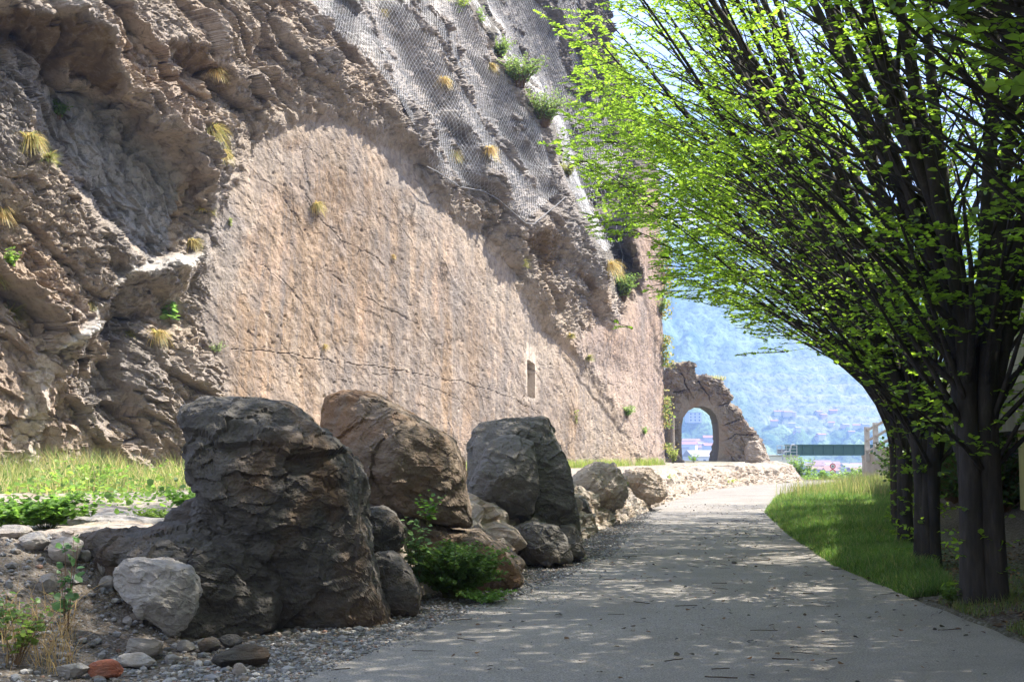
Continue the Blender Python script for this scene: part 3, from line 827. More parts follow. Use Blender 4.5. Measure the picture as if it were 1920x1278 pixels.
rock_body('boulder', [
    dict(outline=[(602,768),(610,745),(640,731),(692,738),(740,762),(800,797),(846,828),(864,866),(870,920),(882,985),(850,987),(790,966),(730,948),(684,940),(655,900),(628,846),(604,808)],
         D=14.9, thick=1.0, amp=.12, sc=1.1, seed=21, nt=340, nf=220, ctr=(745, 860), lean=.12, ridge=.12),
    dict(outline=[(690,945),(730,950),(790,968),(850,988),(898,992),(935,1020),(962,1050),(982,1084),(930,1104),(870,1112),(800,1118),(720,1100),(680,1040)],
         D=15.2, thick=1.1, amp=.11, sc=1.1, seed=22, nt=340, nf=200, lean=.35),
   ], M_BOULDER_TAN, 'brown rounded boulder split by a slanting crack, middle of the three beside the path', group=G_BIG)
rock_body('boulder', [
    dict(outline=[(884,830),(888,808),(905,795),(950,788),(1020,787),(1034,815),(1052,846),(1062,880),(1070,925),(1082,960),(1094,1020),(1084,1052),(1000,1062),(960,1050),(930,1012),(880,974),(870,935),(884,885)],
         D=19.0, thick=1.2, amp=.13, sc=1.0, seed=31, nt=340, nf=220, ctr=(985, 925), lean=.1),
    dict(outline=[(900,860),(925,822),(960,815),(1000,828),(1010,900),(1000,960),(940,975),(884,960),(876,920)], D=18.2, thick=.75, amp=.08, sc=1.2, seed=32, nt=220, nf=140, lean=.15),
    dict(outline=[(955,990),(1000,976),(1045,985),(1062,1010),(1070,1046),(1030,1056),(970,1052),(950,1020)], D=17.7, thick=.6, amp=.09, sc=1.5, seed=33, nt=200, nf=120),
    dict(outline=[(1050,985),(1078,985),(1092,1015),(1096,1042),(1070,1052),(1052,1020)], D=18.3, thick=.4, amp=.06, sc=1.5, seed=34, nt=120, nf=80),
   ], M_BOULDER_GREY, 'grey boulder with a pointed flat top, farthest of the three big ones beside the path', group=G_BIG)
rock_body('rock', [dict(outline=[(684,955),(712,950),(740,962),(756,990),(750,1026),(720,1040),(690,1032),(680,1000)], D=13.6, thick=.5, amp=.06, sc=1.6, seed=41, nt=180, nf=120)],
          M_BOULDER, 'grey rock wedged between the nearest and the middle boulder above the bush', 'rock')
rock_body('rock', [dict(outline=[(700,1040),(728,1034),(748,1042),(770,1072),(790,1112),(784,1146),(740,1154),(712,1130),(702,1090)], D=12.6, thick=.45, amp=.06, sc=1.6, seed=42, nt=180, nf=120)],
          M_BOULDER, 'low dark rock standing on the gravel left of the green bush', 'rock')
rock_body('rock', [dict(outline=[(898,984),(930,976),(966,990),(990,1020),(960,1034),(920,1020)], D=17.2, thick=.5, amp=.04, sc=1.6, seed=43, nt=120, nf=80, lean=.8)],
          M_LEDGE, 'pale whitish rock slab lying between the middle and the farthest boulder', 'rock')
rock_body('rock', [dict(outline=[(870,1030),(900,1010),(950,1024),(985,1056),(975,1084),(930,1090),(880,1076)], D=16.0, thick=.6, amp=.07, sc=1.6, seed=44, nt=140, nf=90, lean=.3)],
          M_BOULDER_TAN, 'small brown foot rock at the right end of the middle boulder', 'rock')
rock_body('rock', [dict(outline=[(1064,912),(1086,890),(1118,868),(1148,871),(1164,890),(1174,925),(1160,948),(1112,966),(1076,966),(1068,940)], D=27.5, thick=1.1, amp=.16, sc=1.0, seed=51, nt=240, nf=140)],
          M_LEDGE, 'craggy grey rock just behind the farthest boulder at the path edge', 'rock')
rock_body('rock', [dict(outline=[(1160,905),(1180,882),(1212,879),(1232,896),(1244,925),(1236,938),(1200,946),(1165,946)], D=33.5, thick=1.2, amp=.16, sc=1.0, seed=52, nt=220, nf=120)],
          M_LEDGE, 'craggy split rock standing at the start of the low rock step', 'rock')
rock_body('rock', [dict(outline=[(1062,960),(1080,930),(1098,935),(1108,962),(1098,972),(1074,975)], D=24.5, thick=.5, amp=.07, sc=1.5, seed=53, nt=120, nf=80)],
          M_BOULDER, 'small dark rock in the gravel right behind the farthest boulder', 'rock')

# stepped rock ledge running along the bench to the bend
yy = np.concatenate([np.arange(13, 40, .12), np.arange(40, 62, .12)])
lx = np.interp(yy, XE_Y, XE_X)
tx = np.gradient(lx); ty = np.gradient(yy); tl = np.hypot(tx, ty); nx_, ny_ = ty / tl, -tx / tl
# turn the corner at the end of the bench
endp = np.array([lx[-1], yy[-1]])
prof = np.array([(-1.6, .70), (-1.0, .84), (-.55, .90), (-.2, .87), (.02, .78), (.12, .6), (.18, .42), (.30, .28), (.38, .10), (.5, -.12)])
pu = np.linspace(0, len(prof) - 1, 46); pr = np.stack([np.interp(pu, range(len(prof)), prof[:, 0]), np.interp(pu, range(len(prof)), prof[:, 1])], 1)
px_ = list(zip(lx, yy, nx_, ny_))
for k in range(1, 60):      # round the end: heading up the back of the bench
    a = k / 59 * math.radians(140)
    n0 = math.atan2(ny_[-1], nx_[-1]) + a
    cx, cy = endp[0] - nx_[-1] * 1.8, endp[1] - ny_[-1] * 1.8
    px_.append((cx + 1.8 * math.cos(n0), cy + 1.8 * math.sin(n0), math.cos(n0), math.sin(n0)))
pa = np.array(px_)
hh = .92 + .22 * fbm(pa[:, 0] * .4, pa[:, 1] * .4, 0 * pa[:, 0], 3, 301) + .12 * voro(pa[:, 0] * .5, pa[:, 1] * .5, 0 * pa[:, 0], 302)[2]
V = np.stack([pa[:, 0][:, None] + pa[:, 2][:, None] * pr[None, :, 0], pa[:, 1][:, None] + pa[:, 3][:, None] * pr[None, :, 0], hh[:, None] * pr[None, :, 1]], -1)
Fq = grid_faces(V.shape[0], V.shape[1]); Vf = V.reshape(-1, 3); N = vnormals(Vf, Fq)
if N[:, 2].mean() < 0: N = -N; Fq = Fq[:, ::-1]
Vf = Vf + N * rock_noise(Vf, .22, 1.1, 303)[:, None] * np.tile(np.interp(pr[:, 1], [-.12, 0, .6, .9], [.6, 1, 1, .45]), V.shape[0])[:, None]
tag(mesh_np('rock_ledge', Vf, Fq, M_LEDGE, None, False), 'low stepped rock ledge along the left edge of the path', 'ledge', kind='structure')

# slabs of bedrock on the bench at the left
for (ol, D, th_, lab, m, ln) in [
    ([(-60,925),(0,934),(100,944),(200,955),(262,962),(280,972),(240,985),(120,980),(0,972),(-60,965)], 15.3, 1.2, 'long pale bedrock slab in front of the tall grass, the one farther back', M_LEDGE, .9),
    ([(110,974),(170,964),(260,966),(330,974),(345,988),(300,994),(200,992),(120,990)], 13.9, .8, 'grey bedrock slab with a dark undercut edge behind the flowering tuft', M_STONE, .9),
    ([(90,1000),(130,988),(200,986),(262,990),(290,1000),(280,1012),(180,1016),(100,1016)], 12.5, .9, 'smooth pinkish bedrock slab between leafy clump and flowering tuft', M_LEDGE, .9)]:
    rock_body('rock_slab', [dict(outline=ol, D=D, thick=th_, amp=.05, sc=1.4, seed=int(D * 10), nt=220, nf=140, lean=ln)], m, lab, 'rock slab', 'bedrock slabs on the bench')

# loose stones: (pixel box, sink, material, label, seed)
def stone(box, mat, label, seed, yaw=0.0, depth=None, sub=4, amp=.16, cat='stone', group='loose stones on the rubble slope', outline=None, above=0.0):
    x0, y0, x1, y1 = box
    b = ground_hit((x0 + x1) / 2, y1 - (y1 - y0) * .08)
    sc_ = b[1] / F
    w, h = (x1 - x0) * sc_, (y1 - y0) * sc_ * 1.08
    d = depth or w * .7
    V, T = ICO[sub]
    V = V.copy()
    # cut random planes for a broken look
    rs = np.random.RandomState(seed)
    for k in range(9):
        nrm = rs.normal(size=3); nrm /= np.linalg.norm(nrm)
        dd = V @ nrm - rs.uniform(.55, .85)
        V = V - np.where(dd > 0, dd, 0)[:, None] * nrm
    V = V / np.abs(V).max(0)
    V = V + ICO[sub][0] * rock_noise(V, amp, 1.0, seed)[:, None] * .6
    if yaw:
        c_, s_ = math.cos(yaw), math.sin(yaw)
        V = np.stack([V[:, 0] * c_ + V[:, 2] * s_, V[:, 1], -V[:, 0] * s_ + V[:, 2] * c_], 1)
        V = V / np.abs(V).max(0)
    V = V * np.array([w / 2, d / 2, h / 2])
    o = mesh_np('stone', V, T, mat, None, False)
    o.location = (b[0], b[1] + d * .25, b[2] + h * .42 + above)
    return tag(o, label, cat, group)
rock_body('stone', [dict(outline=[(210,1072),(222,1052),(250,1050),(300,1054),(345,1066),(360,1085),(368,1112),(362,1150),(345,1180),(318,1188),(290,1166),(250,1130),(214,1104)], D=10.0, thick=.34, amp=.045, sc=2.6, seed=64, nt=260, nf=160, lean=.45, boxy=.3, cuts=26)],
          M_STONE, 'large light grey angular stone leaning against the foot of the nearest boulder', 'stone', 'loose stones on the rubble slope')
ST = [((226,1194,300,1240),M_STONE,'flat grey stone below the large light grey stone',71,.35),
 ((212,1228,292,1256),M_STONE,'long flat pale stone just above and right of the red stone',72,.2),
 ((160,1240,228,1278),M_STONE_RED,'brick red stone on the rubble at the bottom edge',73,.1),
 ((104,1242,162,1276),M_STONE,'rough brown stone left of the red stone',74,-.1),
 ((392,1214,504,1256),M_BOULDER,'broad dark flat stone at the gravel edge below the nearest boulder',75,.05),
 ((368,1198,412,1228),M_BOULDER,'dark grey stone just left of the broad dark flat stone',76,.1),
 ((408,1192,452,1218),M_BOULDER,'lumpy dark stone close under the base of the nearest boulder',77,.3),
 ((330,1202,364,1224),M_STONE,'small pale angular stone below the big dark gap',78,-.2),
 ((304,1228,336,1246),M_STONE,'small tan sliver stone right of the long flat pale stone',79,.4),
 ((434,1246,460,1268),M_STONE,'small upright grey stone in front of the broad dark flat stone',80,.0),
 ((62,1076,104,1116),M_STONE,'brownish stone half buried in the middle of the rubble slope',81,-.3),
 ((178,1042,198,1082),M_STONE,'pointed grey stone upright left of the large light grey stone',82,.1),
 ((196,1050,216,1092),M_STONE,'rounded whitish stone touching the large light grey stone',83,.3),
 ((178,1082,214,1108),M_STONE,'smooth rounded stone below the pointed grey stone',84,.5),
 ((140,1030,170,1056),M_STONE,'small blocky stone beside the dark hollow under the rock base',85,.1),
 ((80,1006,152,1062),M_STONE,'tilted pinkish slab stone at the top of the rubble slope',86,.5),
 ((28,1000,92,1036),M_STONE,'long brown slab stone near the left edge of the slope top',87,.4),
 ((-20,986,56,1012),M_STONE,'pale stone at the very left edge below the leafy clump',88,.05),
 ((56,996,86,1014),M_STONE,'small pinkish stone tucked under the leafy clump',89,.0),
 ((228,1158,250,1176),M_STONE,'small white stone on the slope below the large light grey stone',90,.2),
 ((306,1182,330,1194),M_STONE,'bluish pebble sized stone at the foot of the large light grey stone',91,.2),
 ((270,1200,304,1216),M_STONE,'slim white edged stone above the tan sliver stone',92,.4),
 ((1558,1062,1582,1070),M_STONE,'flat pale stone lying on the path near its grassy right edge',93,.0),
 ((880,1086,900,1098),M_BOULDER,'dark flat stone on the gravel in front of the farthest boulder',94,.0),
 ((1372,1052,1382,1058),M_BOULDER,'tiny dark stone alone in the middle of the path',95,.0)]
for bx, m, lab, sd_, yw in ST:
    stone(bx, m, lab, sd_, yw, group=('loose stones on the path' if bx[0] > 800 else 'loose stones on the rubble slope'), sub=4 if (bx[2] - bx[0]) > 40 else 3)

# gravel: thousands of real little stones, nobody could count them
rs = np.random.RandomState(5)
def scatter_stones(n, fx_, fy_, size, seed):
    pts = []
    return pts
GP = []
def add_gravel(n, xf, ylo, yhi, slo, shi):
    y = ylo + (yhi - ylo) * rs.rand(n) ** 1.3
    x = xf(y, rs.rand(n))
    s_ = slo * (shi / slo) ** (rs.rand(n) ** 2.2)
    GP.append(np.stack([x, y, ground_z(x, y), s_], 1))
add_gravel(15000, lambda y, u: xl(y) + .25 - 1.1 * u ** 1.2, 7.0, 34, .009, .026)
add_gravel(6500, lambda y, u: xl(y) + .1 - 4.5 * u, 6.0, 12.5, .009, .035)
add_gravel(1800, lambda y, u: xl(y) + .1 - 4.5 * u, 6.0, 12.0, .02, .06)
add_gravel(7000, lambda y, u: xl(y) + .0 + (.35 + .5 * (vnoise(y * 1.3, 0 * y, 0 * y, 9) + .6)) * u ** 1.5, 6.5, 30, .005, .014)
add_gravel(1500, lambda y, u: xl(y) + 4.5 * u ** 2, 6.5, 26, .004, .009)
GPa = np.vstack(GP)
k_ = (GPa[:, 0] > xl(GPa[:, 1]) + .0)
GPa[k_, 2] = .012
iv, it = ICO[1]
iv = iv[:, :]
base = iv[None] * GPa[:, 3][:, None, None] * (rs.uniform(.55, 1.25, (len(GPa), 1, 3))) * rs.uniform(.8, 1.2, (len(GPa), len(iv), 1))
base[..., 2] *= .65
an = rs.rand(len(GPa)) * 6.28
bx_ = base[..., 0] * np.cos(an)[:, None] - base[..., 1] * np.sin(an)[:, None]
by_ = base[..., 0] * np.sin(an)[:, None] + base[..., 1] * np.cos(an)[:, None]
V = np.stack([bx_ + GPa[:, 0][:, None], by_ + GPa[:, 1][:, None], base[..., 2] + GPa[:, 2][:, None] + GPa[:, 3][:, None] * .25], -1).reshape(-1, 3)
T = (it[None] + (np.arange(len(GPa)) * len(iv))[:, None, None]).reshape(-1, 3)
pal = np.array([(.16, .165, .175), (.24, .24, .245), (.33, .32, .31), (.20, .17, .145), (.12, .115, .11), (.42, .40, .37), (.25, .15, .11)])
cc = pal[rs.choice(len(pal), len(GPa), p=[.28, .24, .14, .16, .12, .04, .02])] * rs.uniform(.8, 1.15, (len(GPa), 1))
t = NT('pebbles')
a = t.n('Attribute', _attribute_name='Col').outputs['Color']
n = t.noise(geo_co(t), 60, 4, .7)
t.principled(t.mix(t.ramp(n, [(.3, .5), (.6, 0)]), a, (.08, .075, .07)), .85, t.bump(n, .3, .004), .3)
tag(mesh_np('gravel', V, T, t.m, None, False, np.repeat(cc, len(iv), 0)), kind='stuff')

# ------------------------------------------------------------------ the rock arch
def resample(pts, n, jit=0.0, seed=0):
    p = np.array(pts, float); d = np.concatenate([[0], np.cumsum(np.hypot(*np.diff(p, axis=0).T))]); u = np.linspace(0, d[-1], n)
    q = np.stack([np.interp(u, d, p[:, 0]), np.interp(u, d, p[:, 1])], 1)
    if jit:
        q[:, 0] += jit * fbm(u / 9, 0 * u + seed, 0 * u, 4, seed); q[:, 1] += jit * fbm(u / 9, 0 * u + seed + 5, 0 * u, 4, seed + 3)
    return q
inner = [(1282,874),(1279,855),(1278,835),(1278,800),(1281,783),(1290,770),(1303,763),(1318,761),(1332,766),(1342,777),(1347,792),(1348,815),(1348,840),(1346,856),(1342,874)]
outer = [(1250,874),(1248,850),(1248,820),(1249,790),(1250,755),(1252,720),(1256,690),(1263,682),(1286,680),(1303,684),(1301,703),(1330,706),(1350,712),(1358,724),(1372,744),(1369,754),(1386,766),(1392,783),(1400,795),(1413,806),(1424,826),(1431,850),(1434,874)]
NA = 240
# correspondences: split both at a few shared stations
i1 = np.vstack([resample(inner[:5], 60)[:-1], resample(inner[4:11], 120)[:-1], resample(inner[10:], 61)])
o1 = np.vstack([resample(outer[:6], 60, 1.5, 3)[:-1], resample(outer[5:16], 120, 2.5, 5)[:-1], resample(outer[15:], 61, 3, 7)])
Da, thick = 76.5, 2.6
I3 = P(i1[:, 0], i1[:, 1], Da); O3 = P(o1[:, 0], o1[:, 1], Da)
ring = []
for r in np.linspace(0, 1, 46): ring.append(I3 * (1 - r) + O3 * r)
for r in np.linspace(0, 1, 22)[1:]:
    q = O3.copy(); q[:, 1] += thick * r; ring.append(q)
for r in np.linspace(0, 1, 20)[1:]:
    q = O3 * (1 - r) + I3 * r; q[:, 1] += thick; ring.append(q)
for r in np.linspace(0, 1, 16)[1:]:
    q = I3.copy(); q[:, 1] += thick * (1 - r); ring.append(q)
RG = np.array(ring)
Fq = grid_faces(RG.shape[0], RG.shape[1]); Vf = RG.reshape(-1, 3); N = vnormals(Vf, Fq)
fr = np.arange(RG.shape[0])
wgt = np.interp(fr, [0, 6, 20, 60, 82, 88, 103], [0, .08, 1, 1, 1, .0, .0])
kx = np.repeat(wgt[:, None], RG.shape[1], 1).reshape(-1)
if N[RG.shape[1] * 20:RG.shape[1] * 21, 1].mean() > 0: N = -N; Fq = Fq[:, ::-1]
px0, pz0 = proj(Vf[:, 0], Vf[:, 1], Vf[:, 2])
lcr = np.zeros(len(Vf))
for c_ in ([(1277,700),(1290,728),(1300,745),(1306,757)], [(1310,715),(1322,730),(1330,745),(1336,765)], [(1262,735),(1290,730)], [(1348,760),(1370,755)], [(1345,800),(1395,785)], [(1350,830),(1380,815),(1410,815)], [(1352,830),(1365,850),(1376,864)]):
    lcr = np.maximum(lcr, np.exp(-(dist_line(px0 + 1.5 * fbm(px0 / 5, pz0 / 5, 0 * px0, 2, 3) + 2.5 * fbm(px0 / 12, pz0 / 12, 0 * px0, 2, 4), pz0 + 2.5 * fbm(px0 / 12, pz0 / 12, 0 * px0, 2, 9), c_) / .9) ** 2) * .7)
nn = rock_noise(Vf, .30, .8, 401, (.45, .1, .85)) - .28 * lcr
Vf = Vf + N * (nn * kx)[:, None]
C_ = np.ones((len(Vf), 3)) * (1 - .55 * lcr[:, None] * (kx[:, None] > .5))
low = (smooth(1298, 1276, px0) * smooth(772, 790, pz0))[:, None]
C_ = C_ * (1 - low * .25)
M_ARCH = rock_mat('arch_stone', (.12, .105, .09), (.21, .18, .15), (.32, .28, .235), (.22, .15, .10), .8, .7, .8, use_col=True)
arch = mesh_np('rock_arch', Vf, Fq, M_ARCH, None, False, C_)
tag(arch, 'natural rock arch cut through for the old road, joined to the cliff end', 'rock arch')
# block of stone beside the arch
rock_body('rock', [dict(outline=[(1401,868),(1400,840),(1404,828),(1424,826),(1432,838),(1440,856),(1446,872),(1420,876)], D=70, thick=.7, amp=.12, sc=1.0, seed=410, nt=140, nf=90, boxy=.4)],
          M_LEDGE, 'squared sunlit stone block at the right foot of the rock arch', 'rock')
rock_body('rock', [dict(outline=[(1262,872),(1260,856),(1264,848),(1270,851),(1275,860),(1283,864),(1283,874)], D=72, thick=.5, amp=.06, sc=1.0, seed=411, nt=100, nf=60)],
          M_BOULDER, 'dark broken stone lying at the foot of the milestone column', 'rock')
# milestone column hewn from the rock
mc_ = empty('milestone_column', P(1259, 860, 73.5) * np.array([1, 1, 0]) + np.array([0, 0, .8]))
zt = P(1259, 783, 73.5)[2]
th_ = np.linspace(0, 2 * np.pi, 40, endpoint=False); zz = np.linspace(0, zt - .8, 40)
r0 = .20
V = np.stack([r0 * np.cos(th_)[None] * (1 + 0 * zz[:, None]), r0 * np.sin(th_)[None] * (1 + 0 * zz[:, None]), zz[:, None] + 0 * th_[None]], -1)
V[..., :2] *= (1 + .05 * fbm(V[..., 0] * 5, V[..., 1] * 5, V[..., 2] * 2, 3, 412))[..., None]
V = np.concatenate([V, V[-1:] * np.array([.97, .97, 1]) + np.array([0, 0, .02]), V[-1:] * np.array([0, 0, 1]) + np.array([0, 0, .03])])
mesh_np('shaft', V.reshape(-1, 3), grid_faces(V.shape[0], 40, True), M_ARCH, mc_, True, np.ones((V.shape[0] * 40, 3)) * .8)
mb = MB(); mb.box((0, 0, .10), (.62, .62, .24)); mb.build('base', M_ARCH, mc_, False, np.ones((8, 3)) * .9)
tag(mc_, 'round stone milestone column hewn from rock, standing left of the arch opening', 'milestone')
# ================================================================== TREES
def tubes_bulk(Pn, Rn, sides):
    """Pn (n,m,3), Rn (n,m)"""
    n, m, _ = Pn.shape
    tg = np.gradient(Pn, axis=1); tg /= np.linalg.norm(tg, axis=2)[..., None] + 1e-12
    ref = np.zeros_like(tg); ref[..., 1] = .35; ref[..., 0] = .93
    a = np.cross(tg, ref); a /= np.linalg.norm(a, axis=2)[..., None] + 1e-12
    b = np.cross(tg, a)
    th = np.linspace(0, 2 * np.pi, sides, endpoint=False)
    V = Pn[:, :, None] + Rn[:, :, None, None] * (np.cos(th)[:, None] * a[:, :, None] + np.sin(th)[:, None] * b[:, :, None])
    q = grid_faces(m, sides, True)
    Fq = (q[None] + (np.arange(n) * m * sides)[:, None, None]).reshape(-1, 4)
    return V.reshape(-1, 3), Fq
LEAF = np.array([(0, 0, 0), (.30, .42, .03), (.68, .40, .0), (1, 0, -.08), (.68, -.40, .0), (.30, -.42, .03)])
def leaves_bulk(pos, dr, nrm, size):
    """pointed oval leaves, one folded hexagon each"""
    n = len(pos)
    dr = dr / (np.linalg.norm(dr, axis=1)[:, None] + 1e-9)
    sd_ = np.cross(nrm, dr); sd_ /= np.linalg.norm(sd_, axis=1)[:, None] + 1e-9
    up = np.cross(dr, sd_)
    V = pos[:, None] + size[:, None, None] * (LEAF[None, :, 0:1] * dr[:, None] + LEAF[None, :, 1:2] * sd_[:, None] * 1.05 + LEAF[None, :, 2:3] * up[:, None] * 2)
    i = (np.arange(n) * 6)[:, None]
    Fq = np.concatenate([i + np.array([[0, 3, 2, 1]]), i + np.array([[0, 5, 4, 3]])])
    return V.reshape(-1, 3), Fq
def leaf_mat(name, dif, tra, mixf=.5, var=.35):
    t = NT(name)
    co = geo_co(t)
    n = t.noise(co, 1.3, 3, .6); n2 = t.n('TexNoise', Vector=co, Scale=9.0, Detail=2.0).outputs['Fac']
    f = t.math('ADD', t.math('MULTIPLY', n, .5), t.math('MULTIPLY', n2, .5))
    d = t.mix(t.ramp(f, [(.35, 0), (.65, 1)]), tuple(v * (1 - var) for v in dif), tuple(v * (1 + var) for v in dif))
    tr = t.mix(t.ramp(f, [(.35, 0), (.65, 1)]), tuple(v * (1 - var) for v in tra), tuple(v * (1 + var) for v in tra))
    a = t.n('BsdfDiffuse', Color=d); b = t.n('BsdfTranslucent', Color=tr); g = t.n('BsdfGlossy', Roughness=.45, Color=(.6, .7, .6, 1))
    m = t.n('MixShader', i0=mixf, i1=a.outputs[0], i2=b.outputs[0])
    m2 = t.n('MixShader', i0=.05, i1=m.outputs[0], i2=g.outputs[0])
    t.t.links.new(m2.outputs[0], t.out.inputs['Surface'])
    return t.m
M_LEAF = leaf_mat('hornbeam_leaf', (.085, .145, .018), (.35, .55, .045), .6, .5)
t = NT('dark_bark')
co = geo_co(t)
n1 = t.noise(t.mapping(co, (9, 9, 1.6)), 1.5, 8, .65); n2 = t.noise(co, 30, 5, .7)
c = t.ramp(n1, [(.3, (.012, .010, .009)), (.55, (.030, .025, .021)), (.75, (.065, .054, .045))])
t.principled(c, .85, t.bump(t.math('ADD', n1, t.math('MULTIPLY', n2, .4)), .6, .02), .3)
M_BARK = t.m
# crowns stop where they were seen to stop over the road and the cliff
CLEAR = [(1002,-600),(1000,20),(1040,60),(1075,110),(1040,170),(1022,200),(1070,232),(1000,262),(1045,290),(1085,330),(1080,380),(1098,440),(1150,462),(1210,440),(1215,520),(1195,560),(1142,590),(1140,622),(1215,612),(1225,580),(1262,560),(1330,572),(1400,628),(1440,650),(1372,658),(1378,668),(1440,664),(1510,655),(1560,676),(1600,702),(1640,742),(1665,800),(1668,850),(1672,935)]
CLEARP = CLEAR + [(1500, 1300), (-3000, 1300), (-3000, -600)]
CLEARP = [(x, max(y, -70)) for x, y in CLEAR] + [(1500, 1300), (-3000, 1300), (-3000, -70)]
def outside(Pt, minpx=0):
    y = np.maximum(Pt[..., 1], .5)
    px, py = proj(Pt[..., 0], y, Pt[..., 2])
    return (in_poly(px, py, CLEARP) | ((px < minpx + 60 * np.sin(py / 60.0)) & (py > -70) & (py < 1300) & (px > -300))) & (Pt[..., 1] > 2)
def rot_about(v, ax, ang):
    ax = ax / (np.linalg.norm(ax, axis=-1, keepdims=True) + 1e-9)
    c, s_ = np.cos(ang)[..., None], np.sin(ang)[..., None]
    return v * c + np.cross(ax, v) * s_ + ax * (np.sum(ax * v, -1, keepdims=True)) * (1 - c)
def make_tree(x, y, seed, nst=9, L=9.5, tiltmax=50, trunk_h=2.0, dens=1.0, label='', prune=True, low=1.2, rb=.115, left=.5, tiltmin=4, minpx=0, targets=()):
    rs = np.random.RandomState(seed)
    z0 = float(ground_z(x, y)) - .08
    org = np.array([x, y, z0])
    m = 22
    az = np.arange(nst) / nst * 2 * np.pi + rs.uniform(-.3, .3, nst)
    k = rs.rand(nst) < left
    az = np.where(k, np.pi + rs.uniform(-.75, .75, nst), az)
    tilt = np.radians(tiltmin + (tiltmax - tiltmin) * rs.rand(nst) ** 1.0)
    tilt = np.where(k, tilt, np.minimum(tilt, math.radians(34)))
    Ls = L * rs.uniform(.82, 1.08, nst)
    hs = trunk_h * rs.uniform(.35, 1.25, nst)
    s_ = np.linspace(0, 1, m) ** 1.25
    st = s_[None] * Ls[:, None]
    bend = smooth(0, 1, np.clip((st - hs[:, None]) / 2.2, 0, 1))
    ang = tilt[:, None] * bend * (1 + .12 * st / L)
    ang = ang + .06 * fbm(st * .8, np.arange(nst)[:, None] * 7.0 + 0 * st, 0 * st + seed, 3, seed)
    azz = az[:, None] + .22 * fbm(st * .35, np.arange(nst)[:, None] * 5.0 + 0 * st, 0 * st + seed, 2, seed + 1)
    dirs = np.stack([np.sin(ang) * np.cos(azz), np.sin(ang) * np.sin(azz), np.cos(ang)], -1)
    ds = np.diff(st, axis=1, prepend=0)
    pts = np.cumsum(dirs * ds[..., None], 1)
    rr0 = .55 * rb + rs.uniform(.0, .65 * rb, nst)
    pts[..., 0] += (np.cos(az) * rr0)[:, None]; pts[..., 1] += (np.sin(az) * rr0)[:, None]
    r0 = rb * rs.uniform(.72, 1.1, nst)
    rad = r0[:, None] * (1 - s_[None]) ** .8 + .008
    rad = rad * (1 + .30 * np.exp(-st / .25))
    if prune:
        badst = outside(pts + org, minpx)
        for i in range(nst):
            if badst[i].any():
                k0 = max(int(badst[i].argmax()) - 1, 6)
                lim = st[i, k0]
                nu = np.linspace(0, 1, m) ** 1.25 * lim
                pts[i] = np.stack([np.interp(nu, st[i], pts[i, :, j]) for j in range(3)], 1)
                dirs[i] = np.stack([np.interp(nu, st[i], dirs[i, :, j]) for j in range(3)], 1)
                rad[i] = np.interp(nu, st[i], rad[i]) * (np.linspace(1, .04, m))
                st[i] = nu; Ls[i] = lim
        kp = Ls > .55 * L
        st, pts, dirs, rad, Ls, hs, az = (q_[kp] for q_ in (st, pts, dirs, rad, Ls, hs, az)); nst = len(st)
    V1, F1 = tubes_bulk(pts, rad, 12)
    # bark flutes
    V1 = V1 + (.010 * fbm(V1[:, 0] * 16, V1[:, 1] * 16, V1[:, 2] * 1.5, 3, seed + 2))[:, None] * np.array([1, 1, 0])
    # secondaries
    SP_, SD, SR, SL = [], [], [], []
    for i in range(nst):
        u = max(low, hs[i] * .8) + rs.uniform(0, .3)
        sgn = 1
        while u < Ls[i] * .985:
            P0 = np.array([np.interp(u, st[i], pts[i, :, j]) for j in range(3)]); D0 = np.array([np.interp(u, st[i], dirs[i, :, j]) for j in range(3)])
            sgn = -sgn
            out = np.array([math.cos(az[i] + sgn * rs.uniform(.2, 1.5)), math.sin(az[i] + sgn * rs.uniform(.2, 1.5)), rs.uniform(-.05, .25)])
            D = D0 * rs.uniform(.55, 1.0) + out * rs.uniform(.45, .95)
            SP_.append(P0); SD.append(D / np.linalg.norm(D)); SL.append(min(3.4, (.9 + .42 * (Ls[i] - u))) * rs.uniform(.6, 1.1)); SR.append(float(np.interp(u, st[i], rad[i])) * rs.uniform(.22, .42))
            u += rs.uniform(.24, .5) / dens
    CV = {}
    for (hpx, hpy, hD, h0_) in targets:
        T_ = P(hpx, hpy, hD) - org
        P0 = np.array([-.25, 0, h0_]); v = T_ - P0; Lt = np.linalg.norm(v)
        c_ = np.array([0, 0, -.28])
        SP_.append(P0); SD.append(v / Lt - c_); SL.append(Lt); SR.append(.022); CV[len(SP_) - 1] = c_
        for f_ in np.linspace(.35, .93, 9):
            pm = P0 + Lt * (f_ * (v / Lt - c_) + f_ ** 2 * c_)
            hd = np.array([v[0], v[1], 0]); hd /= np.linalg.norm(hd); sdv = np.array([-hd[1], hd[0], 0])
            for sg_ in (-1, 1):
                d_ = hd * .8 + sdv * sg_ * rs.uniform(.35, .8) + np.array([0, 0, rs.uniform(-.02, .18)])
                SP_.append(pm); SD.append(d_ / np.linalg.norm(d_)); SL.append(rs.uniform(.9, 1.7) * (1.15 - .6 * f_)); SR.append(.008)
    SP_, SD, SR, SL = map(np.array, (SP_, SD, SR, SL))
    ns = len(SP_); ms_ = 9
    q = np.linspace(0, 1, ms_)
    curv = np.stack([rs.normal(0, .10, ns), rs.normal(0, .10, ns), rs.uniform(-.22, .10, ns)], 1)
    for k_, c_ in CV.items(): curv[k_] = c_
    S2 = SP_[:, None] + SL[:, None, None] * (q[None, :, None] * SD[:, None] + (q ** 2)[None, :, None] * curv[:, None])
    S2 = S2 + .05 * np.stack([vnoise(S2[..., 0] * 2.2, S2[..., 1] * 2.2, S2[..., 2] * 2.2, seed + 3 + j) for j in range(3)], -1) * q[None, :, None]
